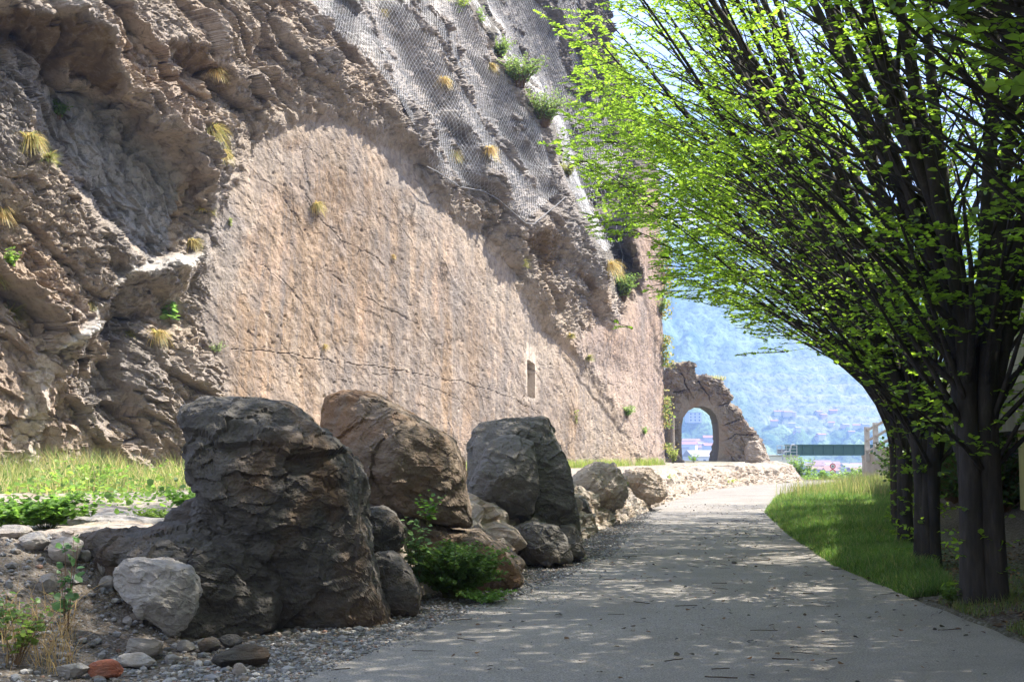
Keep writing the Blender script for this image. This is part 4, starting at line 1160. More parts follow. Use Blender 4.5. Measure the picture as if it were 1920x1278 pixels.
    R2 = np.maximum(SR[:, None] * (1 - q[None]) ** .9 + .0035, .0035)
    if prune:
        bad = outside(S2 + org, minpx)
        # branch ends that would hang over the clear part are cut back
        first = np.where(bad.any(1), bad.argmax(1), ms_)
        keep = first >= 3
        fr = np.clip((first - .6) / (ms_ - 1), .3, 1)
        S2, R2, SL, SD, curv, SP_, fr = S2[keep], R2[keep], SL[keep], SD[keep], curv[keep], SP_[keep], fr[keep]
        idx = q[None] * fr[:, None] * (ms_ - 1)
        i0 = np.minimum(idx.astype(int), ms_ - 2); w_ = (idx - i0)[..., None]
        S2 = np.take_along_axis(S2, i0[..., None], 1) * (1 - w_) + np.take_along_axis(S2, i0[..., None] + 1, 1) * w_
        SL = SL * fr; ns = len(S2)
    V2, F2 = tubes_bulk(S2, R2, 5)
    # twigs in flat sprays
    ntw = np.maximum((SL / (.135 / dens)).astype(int), 3)
    own = np.repeat(np.arange(ns), ntw)
    loc = np.concatenate([np.linspace(.18, 1, k_) for k_ in ntw])
    sg = np.concatenate([np.where(np.arange(k_) % 2 == 0, 1.0, -1.0) for k_ in ntw])
    f_ = loc * (ms_ - 1); i0 = np.minimum(f_.astype(int), ms_ - 2); w_ = (f_ - i0)[:, None]
    T0 = S2[own, i0] * (1 - w_) + S2[own, i0 + 1] * w_
    TD = S2[own, i0 + 1] - S2[own, i0]; TD /= np.linalg.norm(TD, axis=1)[:, None] + 1e-9
    hz = TD.copy(); hz[:, 2] *= .35
    side = np.cross(np.array([0, 0, 1.0]), hz); side /= np.linalg.norm(side, axis=1)[:, None] + 1e-9
    nT = len(T0)
    D3 = hz * .7 + side * (sg * rs.uniform(.45, 1.0, nT))[:, None] + rs.normal(0, .12, (nT, 3)); D3 /= np.linalg.norm(D3, axis=1)[:, None]
    L3 = rs.uniform(.25, .62, nT) * (1.15 - .45 * loc)
    q3 = np.linspace(0, 1, 4)
    S3 = T0[:, None] + L3[:, None, None] * (q3[None, :, None] * D3[:, None] + (q3 ** 2)[None, :, None] * np.array([0, 0, -.10]))
    if prune:
        ok = ~outside(S3[:, -1] + org, minpx)
        S3, D3, L3, side, sg = S3[ok], D3[ok], L3[ok], side[ok], sg[ok]
    nT = len(S3)
    R3 = np.repeat(np.array([[.0032, .0026, .002, .0012]]), nT, 0)
    V3, F3 = tubes_bulk(S3, R3, 3)
    # leaves alternate along the twig
    nl_ = 11
    ql = (np.arange(nl_) + .6) / nl_
    f_ = ql * 3; i0 = np.minimum(f_.astype(int), 2); w_ = (f_ - i0)[None, :, None]
    LP = S3[:, i0] * (1 - w_) + S3[:, i0 + 1] * w_
    sgl = np.where(np.arange(nl_) % 2 == 0, 1.0, -1.0)
    perp = np.cross(np.array([0, 0, 1.0]), D3); perp /= np.linalg.norm(perp, axis=1)[:, None] + 1e-9
    LD = D3[:, None] * .75 + perp[:, None] * sgl[None, :, None] * .8 + rs.normal(0, .25, (nT, nl_, 3))
    LNm = np.array([0, 0, 1.0]) + rs.normal(0, .38, (nT, nl_, 3))
    thin = smooth(-.12, .16, fbm(LP[..., 0] * .6, LP[..., 1] * .6, LP[..., 2] * 2.0, 3, 77))
    wp = LP + org; ppx, ppy = proj(wp[..., 0], np.maximum(wp[..., 1], .3), wp[..., 2])
    thin = np.where((ppx < 1380) & (wp[..., 1] > 20), np.maximum(thin, 1.0), thin) if prune else thin
    thin = np.where((ppy < -50) | (ppx > 2000) | (wp[..., 1] < 6), 1.0, thin) if prune else thin
    keep = rs.rand(nT, nl_) < (.05 + .92 * thin)
    LP, LD, LNm = LP[keep], LD[keep], LNm[keep]
    # some leafy shoots straight off the stems
    ne = int(60 * dens)
    ii = rs.randint(0, nst, ne); uu = rs.uniform(.03, .5, ne) * (m - 1); j0 = uu.astype(int)
    e0 = pts[ii, j0] + (pts[ii, j0 + 1] - pts[ii, j0]) * (uu - j0)[:, None]
    ea = rs.uniform(0, 6.28, ne); ed_ = np.stack([np.cos(ea), np.sin(ea), rs.uniform(-.1, .5, ne)], 1)
    eP = e0[:, None] + ed_[:, None] * (np.linspace(.1, .35, 7)[None, :, None]) ; eP = eP.reshape(-1, 3)
    eD = np.repeat(ed_, 7, 0) + rs.normal(0, .6, (ne * 7, 3))
    LP = np.vstack([LP, eP]); LD = np.vstack([LD, eD]); LNm = np.vstack([LNm, np.array([0, 0, 1.0]) + rs.normal(0, .4, (ne * 7, 3))])
    if prune:
        ok = ~outside(LP + org, minpx); LP, LD, LNm = LP[ok], LD[ok], LNm[ok]
    VL, FL = leaves_bulk(LP, LD, LNm, rs.uniform(.045, .08, len(LP)))
    root = empty('hornbeam_tree', org)
    tag(root, label, 'tree', 'trees in the row beside the path')
    mesh_np('trunk', np.vstack([V1, V2, V3]), [np.vstack([F1, F2 + len(V1), F3 + len(V1) + len(V2)])], M_BARK, root, True)
    mesh_np('crown', VL, FL, M_LEAF, root, False)
    return root, len(LP)
TREES = [
 # x, y, seed, stems, length, tilt, trunk height, density
 (4.78, 13.2, 1, 11, 10.5, 26, 2.4, .8, 'nearest hornbeam tree with thick fluted dark trunk at the path edge', .3, .108, 3),
 (5.42, 16.8, 2, 11, 11.0, 40, 2.1, .9, 'second hornbeam tree of the row, dark trunk partly behind the nearest one', .5, .095, 8),
 (6.35, 20.6, 3, 11, 12.0, 54, 1.9, .8, 'third hornbeam tree of the row with long limbs over the path', .72, .085, 14),
 (7.3, 24.2, 4, 11, 13.0, 60, 1.8, .85, 'fourth hornbeam tree of the row, its leafy limbs hanging before the far cliff end', .75, .082, 16),
 (8.25, 27.6, 5, 10, 13.0, 58, 1.7, .85, 'fifth hornbeam tree of the row, standing in the grass verge', .72, .078, 16),
 (9.5, 31.6, 6, 8, 8.0, 26, 1.9, .8, 'sixth hornbeam tree of the row with a thinner trunk', .15, .075, 6),
 (10.95, 36.0, 7, 7, 6.5, 22, 2.0, .8, 'last slim hornbeam tree of the row, nearest the concrete wall', .0, .07, 4),
]
TG = {4: [(1010, 25, 25, 3.2), (1030, 200, 25, 3.0), (1012, 265, 24.5, 2.7), (1085, 395, 25, 2.4), (1060, 120, 26, 3.2), (1225, 470, 23.5, 1.9)],
      5: [(1050, 60, 27, 3.2), (1075, 250, 28, 2.8), (1105, 435, 27.5, 2.2), (1150, 608, 26.5, 1.6), (1110, 330, 29, 2.5), (1215, 520, 27, 1.8), (1160, 380, 28, 2.6), (1130, 200, 28, 3.4)],
      6: [(1378, 661, 29.0, 1.6)]}
tot = 0
for (x, y, sd_, nst, L, ti, th, de, lab, lf, rb_, tm) in TREES:
    r_, n_ = make_tree(x, y, sd_, nst, L, ti, th, de, lab, True, 1.1, rb_, lf, tm, {1: 1450, 2: 1250, 3: 1090}.get(sd_, 0), TG.get(sd_, ())); tot += n_
# the row goes on beside and behind the camera: it is what shades the path
src = None
for k, (x, y, rz) in enumerate([(4.5, 9.0, 0), (4.5, 5.6, 2.0), (4.4, 2.6, 4.0), (4.3, -.6, 1.0), (4.3, -4.5, 3.0)]):
    lab = 'hornbeam tree beside the camera whose crown reaches in over the top right corner'
    if k < 1:
        r_, n_ = make_tree(x, y, 20 + k, 12, 12.5, 34, 2.6, .9, lab, True, 2.6, .10, .35, 6, 1600)
    elif src is None:
        r_, n_ = make_tree(x, y, 30 + k, 14, 13.5, 46, 2.3, 1.0, 'hornbeam tree of the row behind the camera shading the near path', True, 2.3, .11, .45, 6, 1640); src = r_
    else:
        r_ = src.copy(); link(r_); r_.location = (x, y, src.location[2]); r_.rotation_euler = (0, 0, rz)
        for ch in src.children:
            c_ = ch.copy(); link(c_); c_.parent = r_
    tot += n_
# second line of trees beyond the viaduct, a dark leafy background
src2 = None
for k, (x, y, rz, lab) in enumerate([(11.2, 15.0, 0, 'leafy tree beyond the concrete deck filling the right edge of the view'), (12.6, 21.5, 2.2, 'leafy tree beyond the concrete deck behind the second hornbeam trunk'), (14.2, 29.0, 4.1, 'leafy tree beyond the concrete deck behind the third hornbeam trunk'), (9.9, 9.5, 1.1, 'leafy tree beyond the deck, nearest the camera and mostly out of view')]):
    if src2 is None:
        src2, n_ = make_tree(x, y, 50, 14, 13.0, 50, 1.3, 1.0, lab, False, .9, .10, .0, 8); r_ = src2
    else:
        r_ = src2.copy(); link(r_); r_.location = (x, y, float(ground_z(x, y)) - .1); r_.rotation_euler = (0, 0, rz)
        for ch in src2.children:
            c_ = ch.copy(); link(c_); c_.parent = r_
    if y > 28: r_.scale = (.68, .68, .68)
    tag(r_, lab, 'tree', 'trees beyond the concrete deck')
print('LEAVES', tot)
# ================================================================== VIADUCT, WALL, BRIDGE, SIGNS
def conc_mat(name, base, stain, scale=1.0, rough=.85, board=0.0):
    t = NT(name)
    co = geo_co(t)
    n1 = t.noise(co, 1.3 * scale, 7, .65, .3); n2 = t.noise(co, 22 * scale, 5, .7)
    sv = t.noise(t.mapping(co, (3, 3, .25)), 1.2 * scale, 6, .6)
    c = t.mix(t.ramp(n1, [(.35, .6), (.6, 0)]), base, stain)
    c = t.mix(t.ramp(sv, [(.48, 0), (.68, .55)]), c, stain)
    t.principled(c, rough, t.bump(n2, .4, .01), .3)
    return t.m
M_CONC = conc_mat('weathered_concrete', (.44, .42, .39), (.25, .235, .21))
M_CONC_D = conc_mat('dark_concrete', (.20, .19, .17), (.09, .085, .075))
M_YEL = conc_mat('yellowish_painted_concrete', (.36, .34, .16), (.20, .185, .10))
M_WOODG = conc_mat('grey_timber', (.48, .46, .43), (.28, .26, .24), 3)
def metal(name, col, rough=.5, met=0.0):
    t = NT(name); co = geo_co(t); n = t.noise(co, 3, 6, .65)
    c = t.mix(t.ramp(n, [(.4, 0), (.7, .35)]), col, tuple(v * .6 for v in col))
    t.principled(c, rough, t.bump(n, .1, .01), .4, Metallic=met); return t.m
M_GIRDER = metal('green_painted_steel', (.045, .115, .095), .55)
M_STEEL = metal('galvanised_steel', (.42, .43, .44), .45, .4)
M_WHITE = metal('white_paint', (.72, .70, .67), .6)
# deck line, parallel to the tree row
def dk(y): return 7.9 + (y - 20) * .25
va = empty('concrete_viaduct', (dk(22), 22, .9)); tag(va, 'dark low concrete deck behind the near trees with a yellowish side panel', 'viaduct')
inv = np.array([dk(22), 22, .9])
mb = MB(); a_r = math.atan2(1, .25) - math.pi / 2
def slab(y0, y1, off0, off1, z0, z1, mbx, dz=0.0):
    q = []
    for (yy_, oo) in ((y0, off0), (y0, off1), (y1, off1), (y1, off0)):
        q.append((dk(yy_) + oo, yy_))
    V = [(x, y, z0 + (dz if i > 1 else 0)) for i, (x, y) in enumerate(q)] + [(x, y, z1 + (dz if i > 1 else 0)) for i, (x, y) in enumerate(q)]
    mbx.add(np.array(V) - inv, [[0, 1, 2, 3][::-1], [4, 5, 6, 7], [0, 1, 5, 4], [1, 2, 6, 5], [2, 3, 7, 6], [3, 0, 4, 7]])
slab(9, 46, .0, 5.5, 1.88, 2.30, mb)
slab(9, 46, .0, .35, 2.30, 2.62, mb)
mb.build('deck', M_CONC_D, va)
mb = MB(); slab(13, 20.8, .10, .40, .62, 1.87, mb); mb.build('side_panel', M_YEL, va)
mb = MB(); slab(20.81, 34, .9, 1.4, .55, 1.87, mb); slab(42, 46, .1, 5.3, .3, 1.87, mb); slab(9, 46, 5.0, 5.5, -.2, 1.87, mb); mb.build('abutment', M_CONC_D, va)
fe = empty('timber_screen', (dk(20), 20, 2.62)); tag(fe, 'grey fence of upright planks standing on the dark concrete deck', 'fence')
inv = np.array([dk(20), 20, 2.62])
mb = MB()
for k in range(150):
    y = 10 + k * .16
    h = 1.55 + .05 * math.sin(k * 2.3)
    mb.box(np.array([dk(y) + .18, y, 2.63 + h / 2]) - inv, (.03, .13, h), 0)
mb.build('planks', M_WOODG, fe)
mb = MB()
for z in (2.95, 3.9):
    slab(10, 34, .20, .26, z, z + .09, mb)
mb.build('rails', M_WOODG, fe)
# pale curved retaining wall at the end of the row
wl = empty('retaining_wall', (16.6, 60, 0)); tag(wl, 'pale streaked concrete wall with a rounded end beyond the grass', 'wall')
pl = []
for y in np.linspace(36, 57, 40): pl.append((dk(y) + 1.2, y))
e = pl[-1]
PW = [(12.9, 36), (14.4, 44), (15.9, 52), (16.55, 56.5), (16.75, 58.5), (16.9, 60), (17.3, 61.2), (18.2, 62), (19.6, 62.4), (24, 62.6)]
PW = np.array([(16.45,60.8),(16.5,60.2),(16.7,59.6),(17.2,58.9),(17.9,58.0),(17.9,56),(17.2,52),(16.3,49)])
PW[:, 0] += .25
pp = resample([tuple(v) for v in PW], 120)
tt = np.gradient(pp, axis=0); tt /= np.linalg.norm(tt, axis=1)[:, None]; nn_ = np.stack([-tt[:, 1], tt[:, 0]], 1)
uu = np.linspace(0, 1, 120)
top = 1.18 + .55 * smooth(0, .28, uu) + .5 * uu
V = []
for off, zz_ in ((-.15, -.6), (-.15, None), (.15, None), (.15, -.6)):
    z = top if zz_ is None else np.full(120, zz_)
    V.append(np.column_stack([pp + nn_ * off, z]))
V = np.stack(V, 1); V[..., 0] -= 16.6; V[..., 1] -= 60
caps = [[0, 1, 2, 3], [119 * 4 + 3, 119 * 4 + 2, 119 * 4 + 1, 119 * 4]]
mesh_np('wall_body', V.reshape(-1, 3), np.vstack([grid_faces(120, 4, True), caps]), M_CONC, wl, False)
cpz = [np.column_stack([pp + nn_ * o_, top + h_]) for o_, h_ in ((-.19, .003), (-.19, .07), (.19, .07), (.19, .003))]
V = np.stack(cpz, 1); V[..., 0] -= 16.6; V[..., 1] -= 60
mesh_np('coping', V.reshape(-1, 3), np.vstack([grid_faces(120, 4, True), caps]), M_CONC, wl, False)
# timber and concrete frame above the wall
fr_ = empty('wooden_railing', P(1626, 855, 60)); tag(fr_, 'weathered post and rail frame standing on the rounded concrete wall', 'railing')
o_ = P(1626, 855, 60)
posts = [(1626, 60.0, 800, 865), (1642, 58.2, 792, 862), (1680, 54, 770, 862), (1730, 50, 740, 870)]
for px, Y, y0, y1 in posts:
    a, b = P(px, y0, Y), P(px, y1, Y)
    mb = MB(); mb.box((a + b) / 2 - o_, (.20, .20, a[2] - b[2])); mb.build('post', M_WOODG, fr_)
for k in range(3):
    for dy in (6, 26, 46):
        p, q_ = posts[k], posts[k + 1]
        a = P(p[0], p[2] + dy, p[1]) - o_; b = P(q_[0], q_[2] + dy, q_[1]) - o_
        mb = MB(); mb.tube([a, b], .06, 6); mb.build('rail', M_WOODG, fr_)
# green plate girder bridge
DB = 150.0
gb = empty('girder_bridge', P(1500, 853, DB)); tag(gb, 'dark green steel plate girder bridge crossing in the distance', 'bridge')
o_ = P(1500, 853, DB)
a, b = P(1472, 853, DB), P(1640, 854, DB); zt = P(1500, 833.5, DB)[2]
mb = MB()
mb.box(((a[0] + b[0]) / 2 - o_[0], 0, (zt + a[2]) / 2 - o_[2]), (b[0] - a[0], .05, zt - a[2] - .1))
mb.build('web', M_GIRDER, gb)
mb = MB(); mb.box(((a[0] + b[0]) / 2 - o_[0], .0, zt - o_[2]), (b[0] - a[0] + .1, .55, .10)); mb.box(((a[0] + b[0]) / 2 - o_[0], .0, a[2] - o_[2] + .02), (b[0] - a[0] + .1, .5, .10)); mb.build('flange', M_GIRDER, gb)
for px in np.arange(1487, 1640, 19.2):
    mb = MB(); x = P(px, 845, DB)[0]; mb.box((x - o_[0], -.13, (zt + a[2]) / 2 - o_[2]), (.10, .20, zt - a[2] - .16)); mb.build('stiffener', M_GIRDER, gb)
mb = MB(); mb.box(((a[0] + b[0]) / 2 - o_[0], 2.2, (zt + a[2]) / 2 - o_[2] - .2), (b[0] - a[0], 4, .5)); mb.build('deck', M_CONC_D, gb)
ab = empty('bridge_abutment', P(1470, 872, DB - 1.5)); tag(ab, 'pale concrete abutment under the left end of the green bridge', 'abutment')
o_ = P(1470, 872, DB - 1.5)
a, b = P(1436, 872, DB - 1.5), P(1497, 872, DB - 1.5); z1 = P(1470, 854.5, DB - 1.5)[2]; zl = -6
mb = MB(); mb.box(((a[0] + b[0]) / 2 - o_[0], 2.5, (zl + z1) / 2 - o_[2]), (b[0] - a[0], 5, z1 - zl)); mb.build('block', M_WHITE, ab)
mb = MB(); mb.box(((a[0] + b[0]) / 2 - o_[0], 2.5, z1 + .06 - o_[2]), (b[0] - a[0] + .2, 5.2, .12)); mb.build('cap', M_CONC, ab)
rl = empty('handrail', P(1470, 854, DB - 2)); tag(rl, 'grey metal handrail on the abutment at the left end of the green bridge', 'handrail')
o_ = P(1470, 854, DB - 2)
for px in (1457, 1466, 1474, 1482, 1494):
    a, b = P(px, 835, DB - 2) - o_, P(px, 853.5, DB - 2) - o_
    mb = MB(); mb.tube([a, b], .045, 6); mb.build('post', M_STEEL, rl)
for py in (835, 841, 847):
    a, b = P(1456, py, DB - 2) - o_, P(1495, py, DB - 2) - o_
    mb = MB(); mb.tube([a, b], .035, 6); mb.build('rail', M_STEEL, rl)
mb = MB(); mb.tube([P(x_, y_, DB - 3) - o_ for x_, y_ in ((1468, 862), (1468, 852), (1471, 847), (1480, 846), (1482, 840), (1484, 834), (1490, 833))], .10, 8); mb.build('pipe', M_STEEL, rl)
# two round prohibition signs on one post
DS = 118.0
sg_ = empty('road_sign', P(1561, 905, DS)); tag(sg_, 'post with two round red rimmed white road signs, one above the other', 'road sign')
o_ = P(1561, 905, DS)
M_RED = metal('sign_red', (.50, .03, .035), .5); M_BLK = metal('sign_black', (.02, .02, .022), .5)
mb = MB(); mb.tube([P(1561, 925, DS) - o_, P(1561, 866, DS) - o_], .035, 8); mb.build('post', M_STEEL, sg_)
def disc(r, th_, c, seg=32):
    an_ = np.linspace(0, 2 * np.pi, seg, endpoint=False)
    V = np.concatenate([np.stack([r * np.cos(an_), 0 * an_ + s_, r * np.sin(an_)], 1) for s_ in (-th_ / 2, th_ / 2)] + [[(0, -th_ / 2, 0), (0, th_ / 2, 0)]]) + c
    T = [[2 * seg, k, (k + 1) % seg] for k in range(seg)] + [[2 * seg + 1, seg + (k + 1) % seg, seg + k] for k in range(seg)]
    Q = [[k, seg + k, seg + (k + 1) % seg, (k + 1) % seg] for k in range(seg)]
    return V, Q, T
for py, kind in ((873.5, 0), (884.5, 1)):
    c = P(1561, py, DS) - o_ + np.array([0, -.06, 0])
    V, Q, T = disc(.265, .03, c); mb = MB(); mb.add(V, Q, T); s1 = mb.build('sign_plate', M_RED, sg_)
    V, Q, T = disc(.185, .03, c + np.array([0, -.01, 0])); mb = MB(); mb.add(V, Q, T); mb.build('sign_face', M_WHITE, s1)
    mb = MB()
    if kind == 0:
        mb.box(c + np.array([-.05, -.032, 0]), (.05, .01, .19)); mb.box(c + np.array([.05, -.032, .0]), (.05, .01, .15)); mb.box(c + np.array([0, -.032, -.02]), (.06, .01, .05))
    else:
        mb.box(c + np.array([0, -.032, .03]), (.22, .01, .035)); mb.box(c + np.array([0, -.032, -.04]), (.18, .01, .035))
    mb.build('symbol', M_BLK, s1)

# ================================================================== MOUNTAIN ACROSS THE VALLEY
KM = 1.8
mx = np.concatenate([np.linspace(-3200, -100, 60), np.linspace(-90, 1300, 520), np.linspace(1320, 4200, 80)])
my = np.concatenate([np.linspace(640, 900, 70), np.linspace(903, 2300, 470), np.linspace(2320, 5200, 60)])
MX, MY = np.meshgrid(mx, my)
foot = 760 + 70 * fbm(MX / 400, 0 * MX, 0 * MX, 3, 501)
dd = np.maximum(MY - foot, 0)
az_ = MX / MY
hmax = np.interp(az_, [-.6, 0, .08, .13, .20, .28, .36, .6, 1.2], [450, 450, 455, 450, 430, 370, 320, 330, 400])
prof_ = 1 - np.exp(-dd / 560.0)
MZ = -11 + hmax * prof_ * 1.12 * (1 + .10 * fbm(MX / 330, MY / 330, 0 * MX, 4, 502)) + 45 * fbm(MX / 260, MY / 260, 0 * MX + 3, 5, 503) * smooth(0, 300, dd)
gul = 1 - np.abs(vnoise(MX / 190 + .3 * MY / 190, MY / 600, 0 * MX, 504)) * 2
MZ = MZ - 16 * np.clip(gul, 0, 1) ** 2 * smooth(60, 400, dd)
elv = MZ + 11
mpx, mpy = proj(MX, MY, MZ)
forest = smooth(-.25, .05, fbm(MX / 120, MY / 160, 0 * MX, 4, 505) + .55 * smooth(60, 200, elv) - .12)
elv = elv + 7 * fbm(MX / 60, MY / 60, 0 * MX, 3, 515)
terr = smooth(85, 45, elv) * smooth(6, 22, elv) * smooth(-.3, .1, fbm(MX / 90, MY / 90, 0 * MX, 3, 516))
forest = forest * (1 - .75 * terr * smooth(-.2, .15, fbm(MX / 80, MY / 110, 0 * MX, 3, 506)))
rockm = smooth(.10, .28, fbm(MX / 130, MY / 190, 0 * MX, 4, 507)) * smooth(150, 210, elv)
f1, f2, fc = voro(MX / 11.0, MY / 15.0, 0 * MX, 508)
g1, g2, gc = voro(MX / 6.0, MY / 8.5, 0 * MX, 509)
MZ = MZ + forest * (1 - rockm) * (15 * np.clip(1 - f1 * 1.15, 0, 1) ** .6 + 5 * np.clip(1 - g1 * 1.2, 0, 1) ** .6)
MZ = MZ + rockm * 10 * fc
stepz = 7.0
MZe = MZ + 2.5 * fbm(MX / 50, MY / 50, 0 * MX, 2, 517); tstep = (np.floor(MZe / stepz) + smooth(.55, .95, (MZe / stepz) % 1)) * stepz
MZ = MZ * (1 - terr * (1 - forest)) + tstep * terr * (1 - forest)
MC = np.ones(MX.shape + (3,)) * np.array([.20, .25, .10])
MC = lay(MC, smooth(-.2, .4, fbm(MX / 40, MY / 40, 0 * MX, 3, 510)) * .5, (.19, .21, .10))
fcol = np.ones(MC.shape) * np.array([.06, .12, .035])
fcol = lay(fcol, smooth(.3, .8, _h(np.floor(MX / 11), np.floor(MY / 15), 0 * MX, 511)) * .0 + smooth(-.2, .35, fc) * .7, (.24, .33, .09))
fcol = lay(fcol, smooth(.0, .4, fbm(MX / 70, MY / 90, 0 * MX, 3, 512)) * .5, (.035, .065, .035))
MC = MC * (1 - forest[..., None]) + fcol * forest[..., None]
MC = lay(MC, rockm * .9, (.46, .34, .27))
wallrow = terr * (1 - forest) * (smooth(.5, .6, (elv / stepz) % 1) * smooth(.98, .9, (elv / stepz) % 1))
MC = lay(MC, wallrow * .7, (.36, .33, .27))
MX, MY, MZ = MX * KM, MY * KM, MZ * KM; mx, my = mx * KM, my * KM
t = NT('mountain_side')
co = geo_co(t)
a = t.n('Attribute', _attribute_name='Col').outputs['Color']
n = t.noise(co, .20, 6, .7)
c = t.mix(t.ramp(n, [(.38, .8), (.54, 0)]), a, (.012, .022, .012))
c = t.mix(t.ramp(n, [(.55, 0), (.75, .35)]), c, (.20, .24, .10))
t.principled(c, .95, t.bump(n, .8, 3.0), .1)
mt_ = mesh_np('mountain', np.stack([MX, MY, MZ], -1).reshape(-1, 3), grid_faces(*MX.shape), t.m, None, True, MC.reshape(-1, 3))
tag(mt_, kind='structure')
# town at the foot of the mountain and farmhouses on the terraces
from mathutils.bvhtree import BVHTree
def m_z(x, y):
    i = int(np.clip(np.searchsorted(my, y), 1, len(my) - 1)); j = int(np.clip(np.searchsorted(mx, x), 1, len(mx) - 1))
    return float(np.min(MZ[i - 1:i + 1, j - 1:j + 1])) if y > 645 * KM else float(ground_z(np.array(x), np.array(y)))
def plain_mat(name, c, rough=.9):
    t = NT(name); n = t.noise(geo_co(t), .8, 4, .6); t.principled(t.mix(t.ramp(n, [(.3, .25), (.6, 0)]), c, tuple(v * .6 for v in c)), rough, None, .2); return t.m
M_H = [plain_mat('plaster_white', (.68, .65, .60)), plain_mat('plaster_cream', (.60, .52, .40)), plain_mat('plaster_pink', (.58, .42, .36)), plain_mat('plaster_grey', (.46, .45, .43))]
M_R = [plain_mat('roof_tiles', (.34, .16, .10)), plain_mat('roof_stone', (.27, .25, .24)), plain_mat('roof_brown', (.28, .17, .12))]
M_WIN = plain_mat('window_dark', (.05, .055, .06), .4)
def house(px, py, Y, w, d, h, rz, mi, ri, label, flat=False, floors=2, cat='house', group='houses of the far town'):
    pos = P(px, py, Y)
    z = m_z(pos[0], Y)
    r_ = empty('house' if cat == 'house' else 'large_building', (pos[0], Y, z - 1), rz); tag(r_, label, cat, group)
    mb = MB(); mb.box((0, 0, (h + 1) / 2), (w, d, h + 1)); mb.build('wall', M_H[mi], r_)
    mb = MB()
    if flat: mb.box((0, 0, h + 1.15), (w + .6, d + .6, .4))
    else:
        e_ = .7; z0_ = h + 1.02; z1_ = z0_ + d * .22
        mb.add([(-w / 2 - e_, -d / 2 - e_, z0_), (w / 2 + e_, -d / 2 - e_, z0_), (w / 2 + e_, d / 2 + e_, z0_), (-w / 2 - e_, d / 2 + e_, z0_), (-w / 2 - e_, 0, z1_), (w / 2 + e_, 0, z1_)],
               [[0, 1, 5, 4], [2, 3, 4, 5], [3, 2, 1, 0]], [[0, 4, 3], [1, 2, 5]])
    mb.build('roof', M_R[ri], r_)
    if cat != 'house':
        n_ = max(2, int(w / 4))
        for f_ in range(floors):
            for k in range(n_):
                mb = MB(); mb.box((-w / 2 + (k + .5) * w / n_, -d / 2 - .05, 1 + (f_ + .55) * h / floors), (1.5, .2, 1.9)); mb.build('window', M_WIN, r_)
    return r_
rh = np.random.RandomState(9)
adj = ['white', 'cream', 'pinkish', 'grey']; rf_ = ['red tiled', 'grey stone', 'brown']
HS = []
for k in range(58):
    if k < 12: px = 1284 + rh.rand() * 54; py = 838 + rh.rand() * 26; wh = 'seen through the arch'
    elif k < 40: px = 1500 + rh.rand() * 118; py = 856 + rh.rand() * 34; wh = 'seen under the green bridge'
    else: px = 1430 + rh.rand() * 210; py = 775 + rh.rand() * 52; wh = 'on the terraces above the green bridge'
    HS.append((px, py, wh))
ray_y = np.linspace(500, 3400, 900)
for k, (px, py, wh) in enumerate(HS):
    rx, ry, rz_ = ray(px, py)
    tt_ = ray_y / ry
    zs_ = EYE + rz_ * tt_; gz_ = np.array([m_z(rx * t_, y_) for t_, y_ in zip(tt_, ray_y)])
    hit = np.argmax(zs_ < gz_ + 1)
    Y = ray_y[hit] if hit else 1000 + rh.rand() * 250
    if py > 853: Y = min(Y, 700 + 500 * rh.rand())
    mi, ri = rh.randint(4), rh.randint(3)
    sc_ = Y / 1000
    dirw = ['low', 'tall', 'wide', 'narrow', 'small'][rh.randint(5)]
    w = rh.uniform(8, 15) * (.62 if py < 830 else max(.6, sc_)); h = rh.uniform(4.5, 7) * (.7 if py < 830 else max(.6, min(1.2, sc_)))
    house(px, py, Y, w, rh.uniform(8, 11) * (.6 if py < 830 else max(.6, sc_)), h, rh.uniform(-.5, .5), mi, ri, '%s far house with %s roof %s' % (adj[mi], rf_[ri], wh), False, 2)
def hit_y(px, py):
    rx, ry, rz_ = ray(px, py); tt_ = ray_y / ry; zs_ = EYE + rz_ * tt_
    gz_ = np.array([m_z(rx * t_, y_) for t_, y_ in zip(tt_, ray_y)])
    return float(ray_y[np.argmax(zs_ < gz_ + 1)])
house(1300, 806, hit_y(1300, 806), 15, 11, 10, .25, 3, 1, 'big pale castle like building on the slope seen through the arch', True, 3, 'building', None)
house(1326, 862, 700, 22, 16, 11, .2, 0, 1, 'large white building with hipped roof low in the arch opening', False, 2, 'building', None)

# haze of the valley air (closed box round everything)
hz_ = MB(); hz_.box((700, 4670, 440), (14600, 9600, 920)); t = NT('valley_haze')
pv = t.n('VolumePrincipled'); pv.inputs['Color'].default_value = (.32, .50, 1.0, 1); pv.inputs['Density'].default_value = .00039; pv.inputs['Anisotropy'].default_value = .25
t.t.links.new(pv.outputs[0], t.out.inputs['Volume'])
HZ = True
if HZ: tag(hz_.build('haze', t.m), kind='stuff')
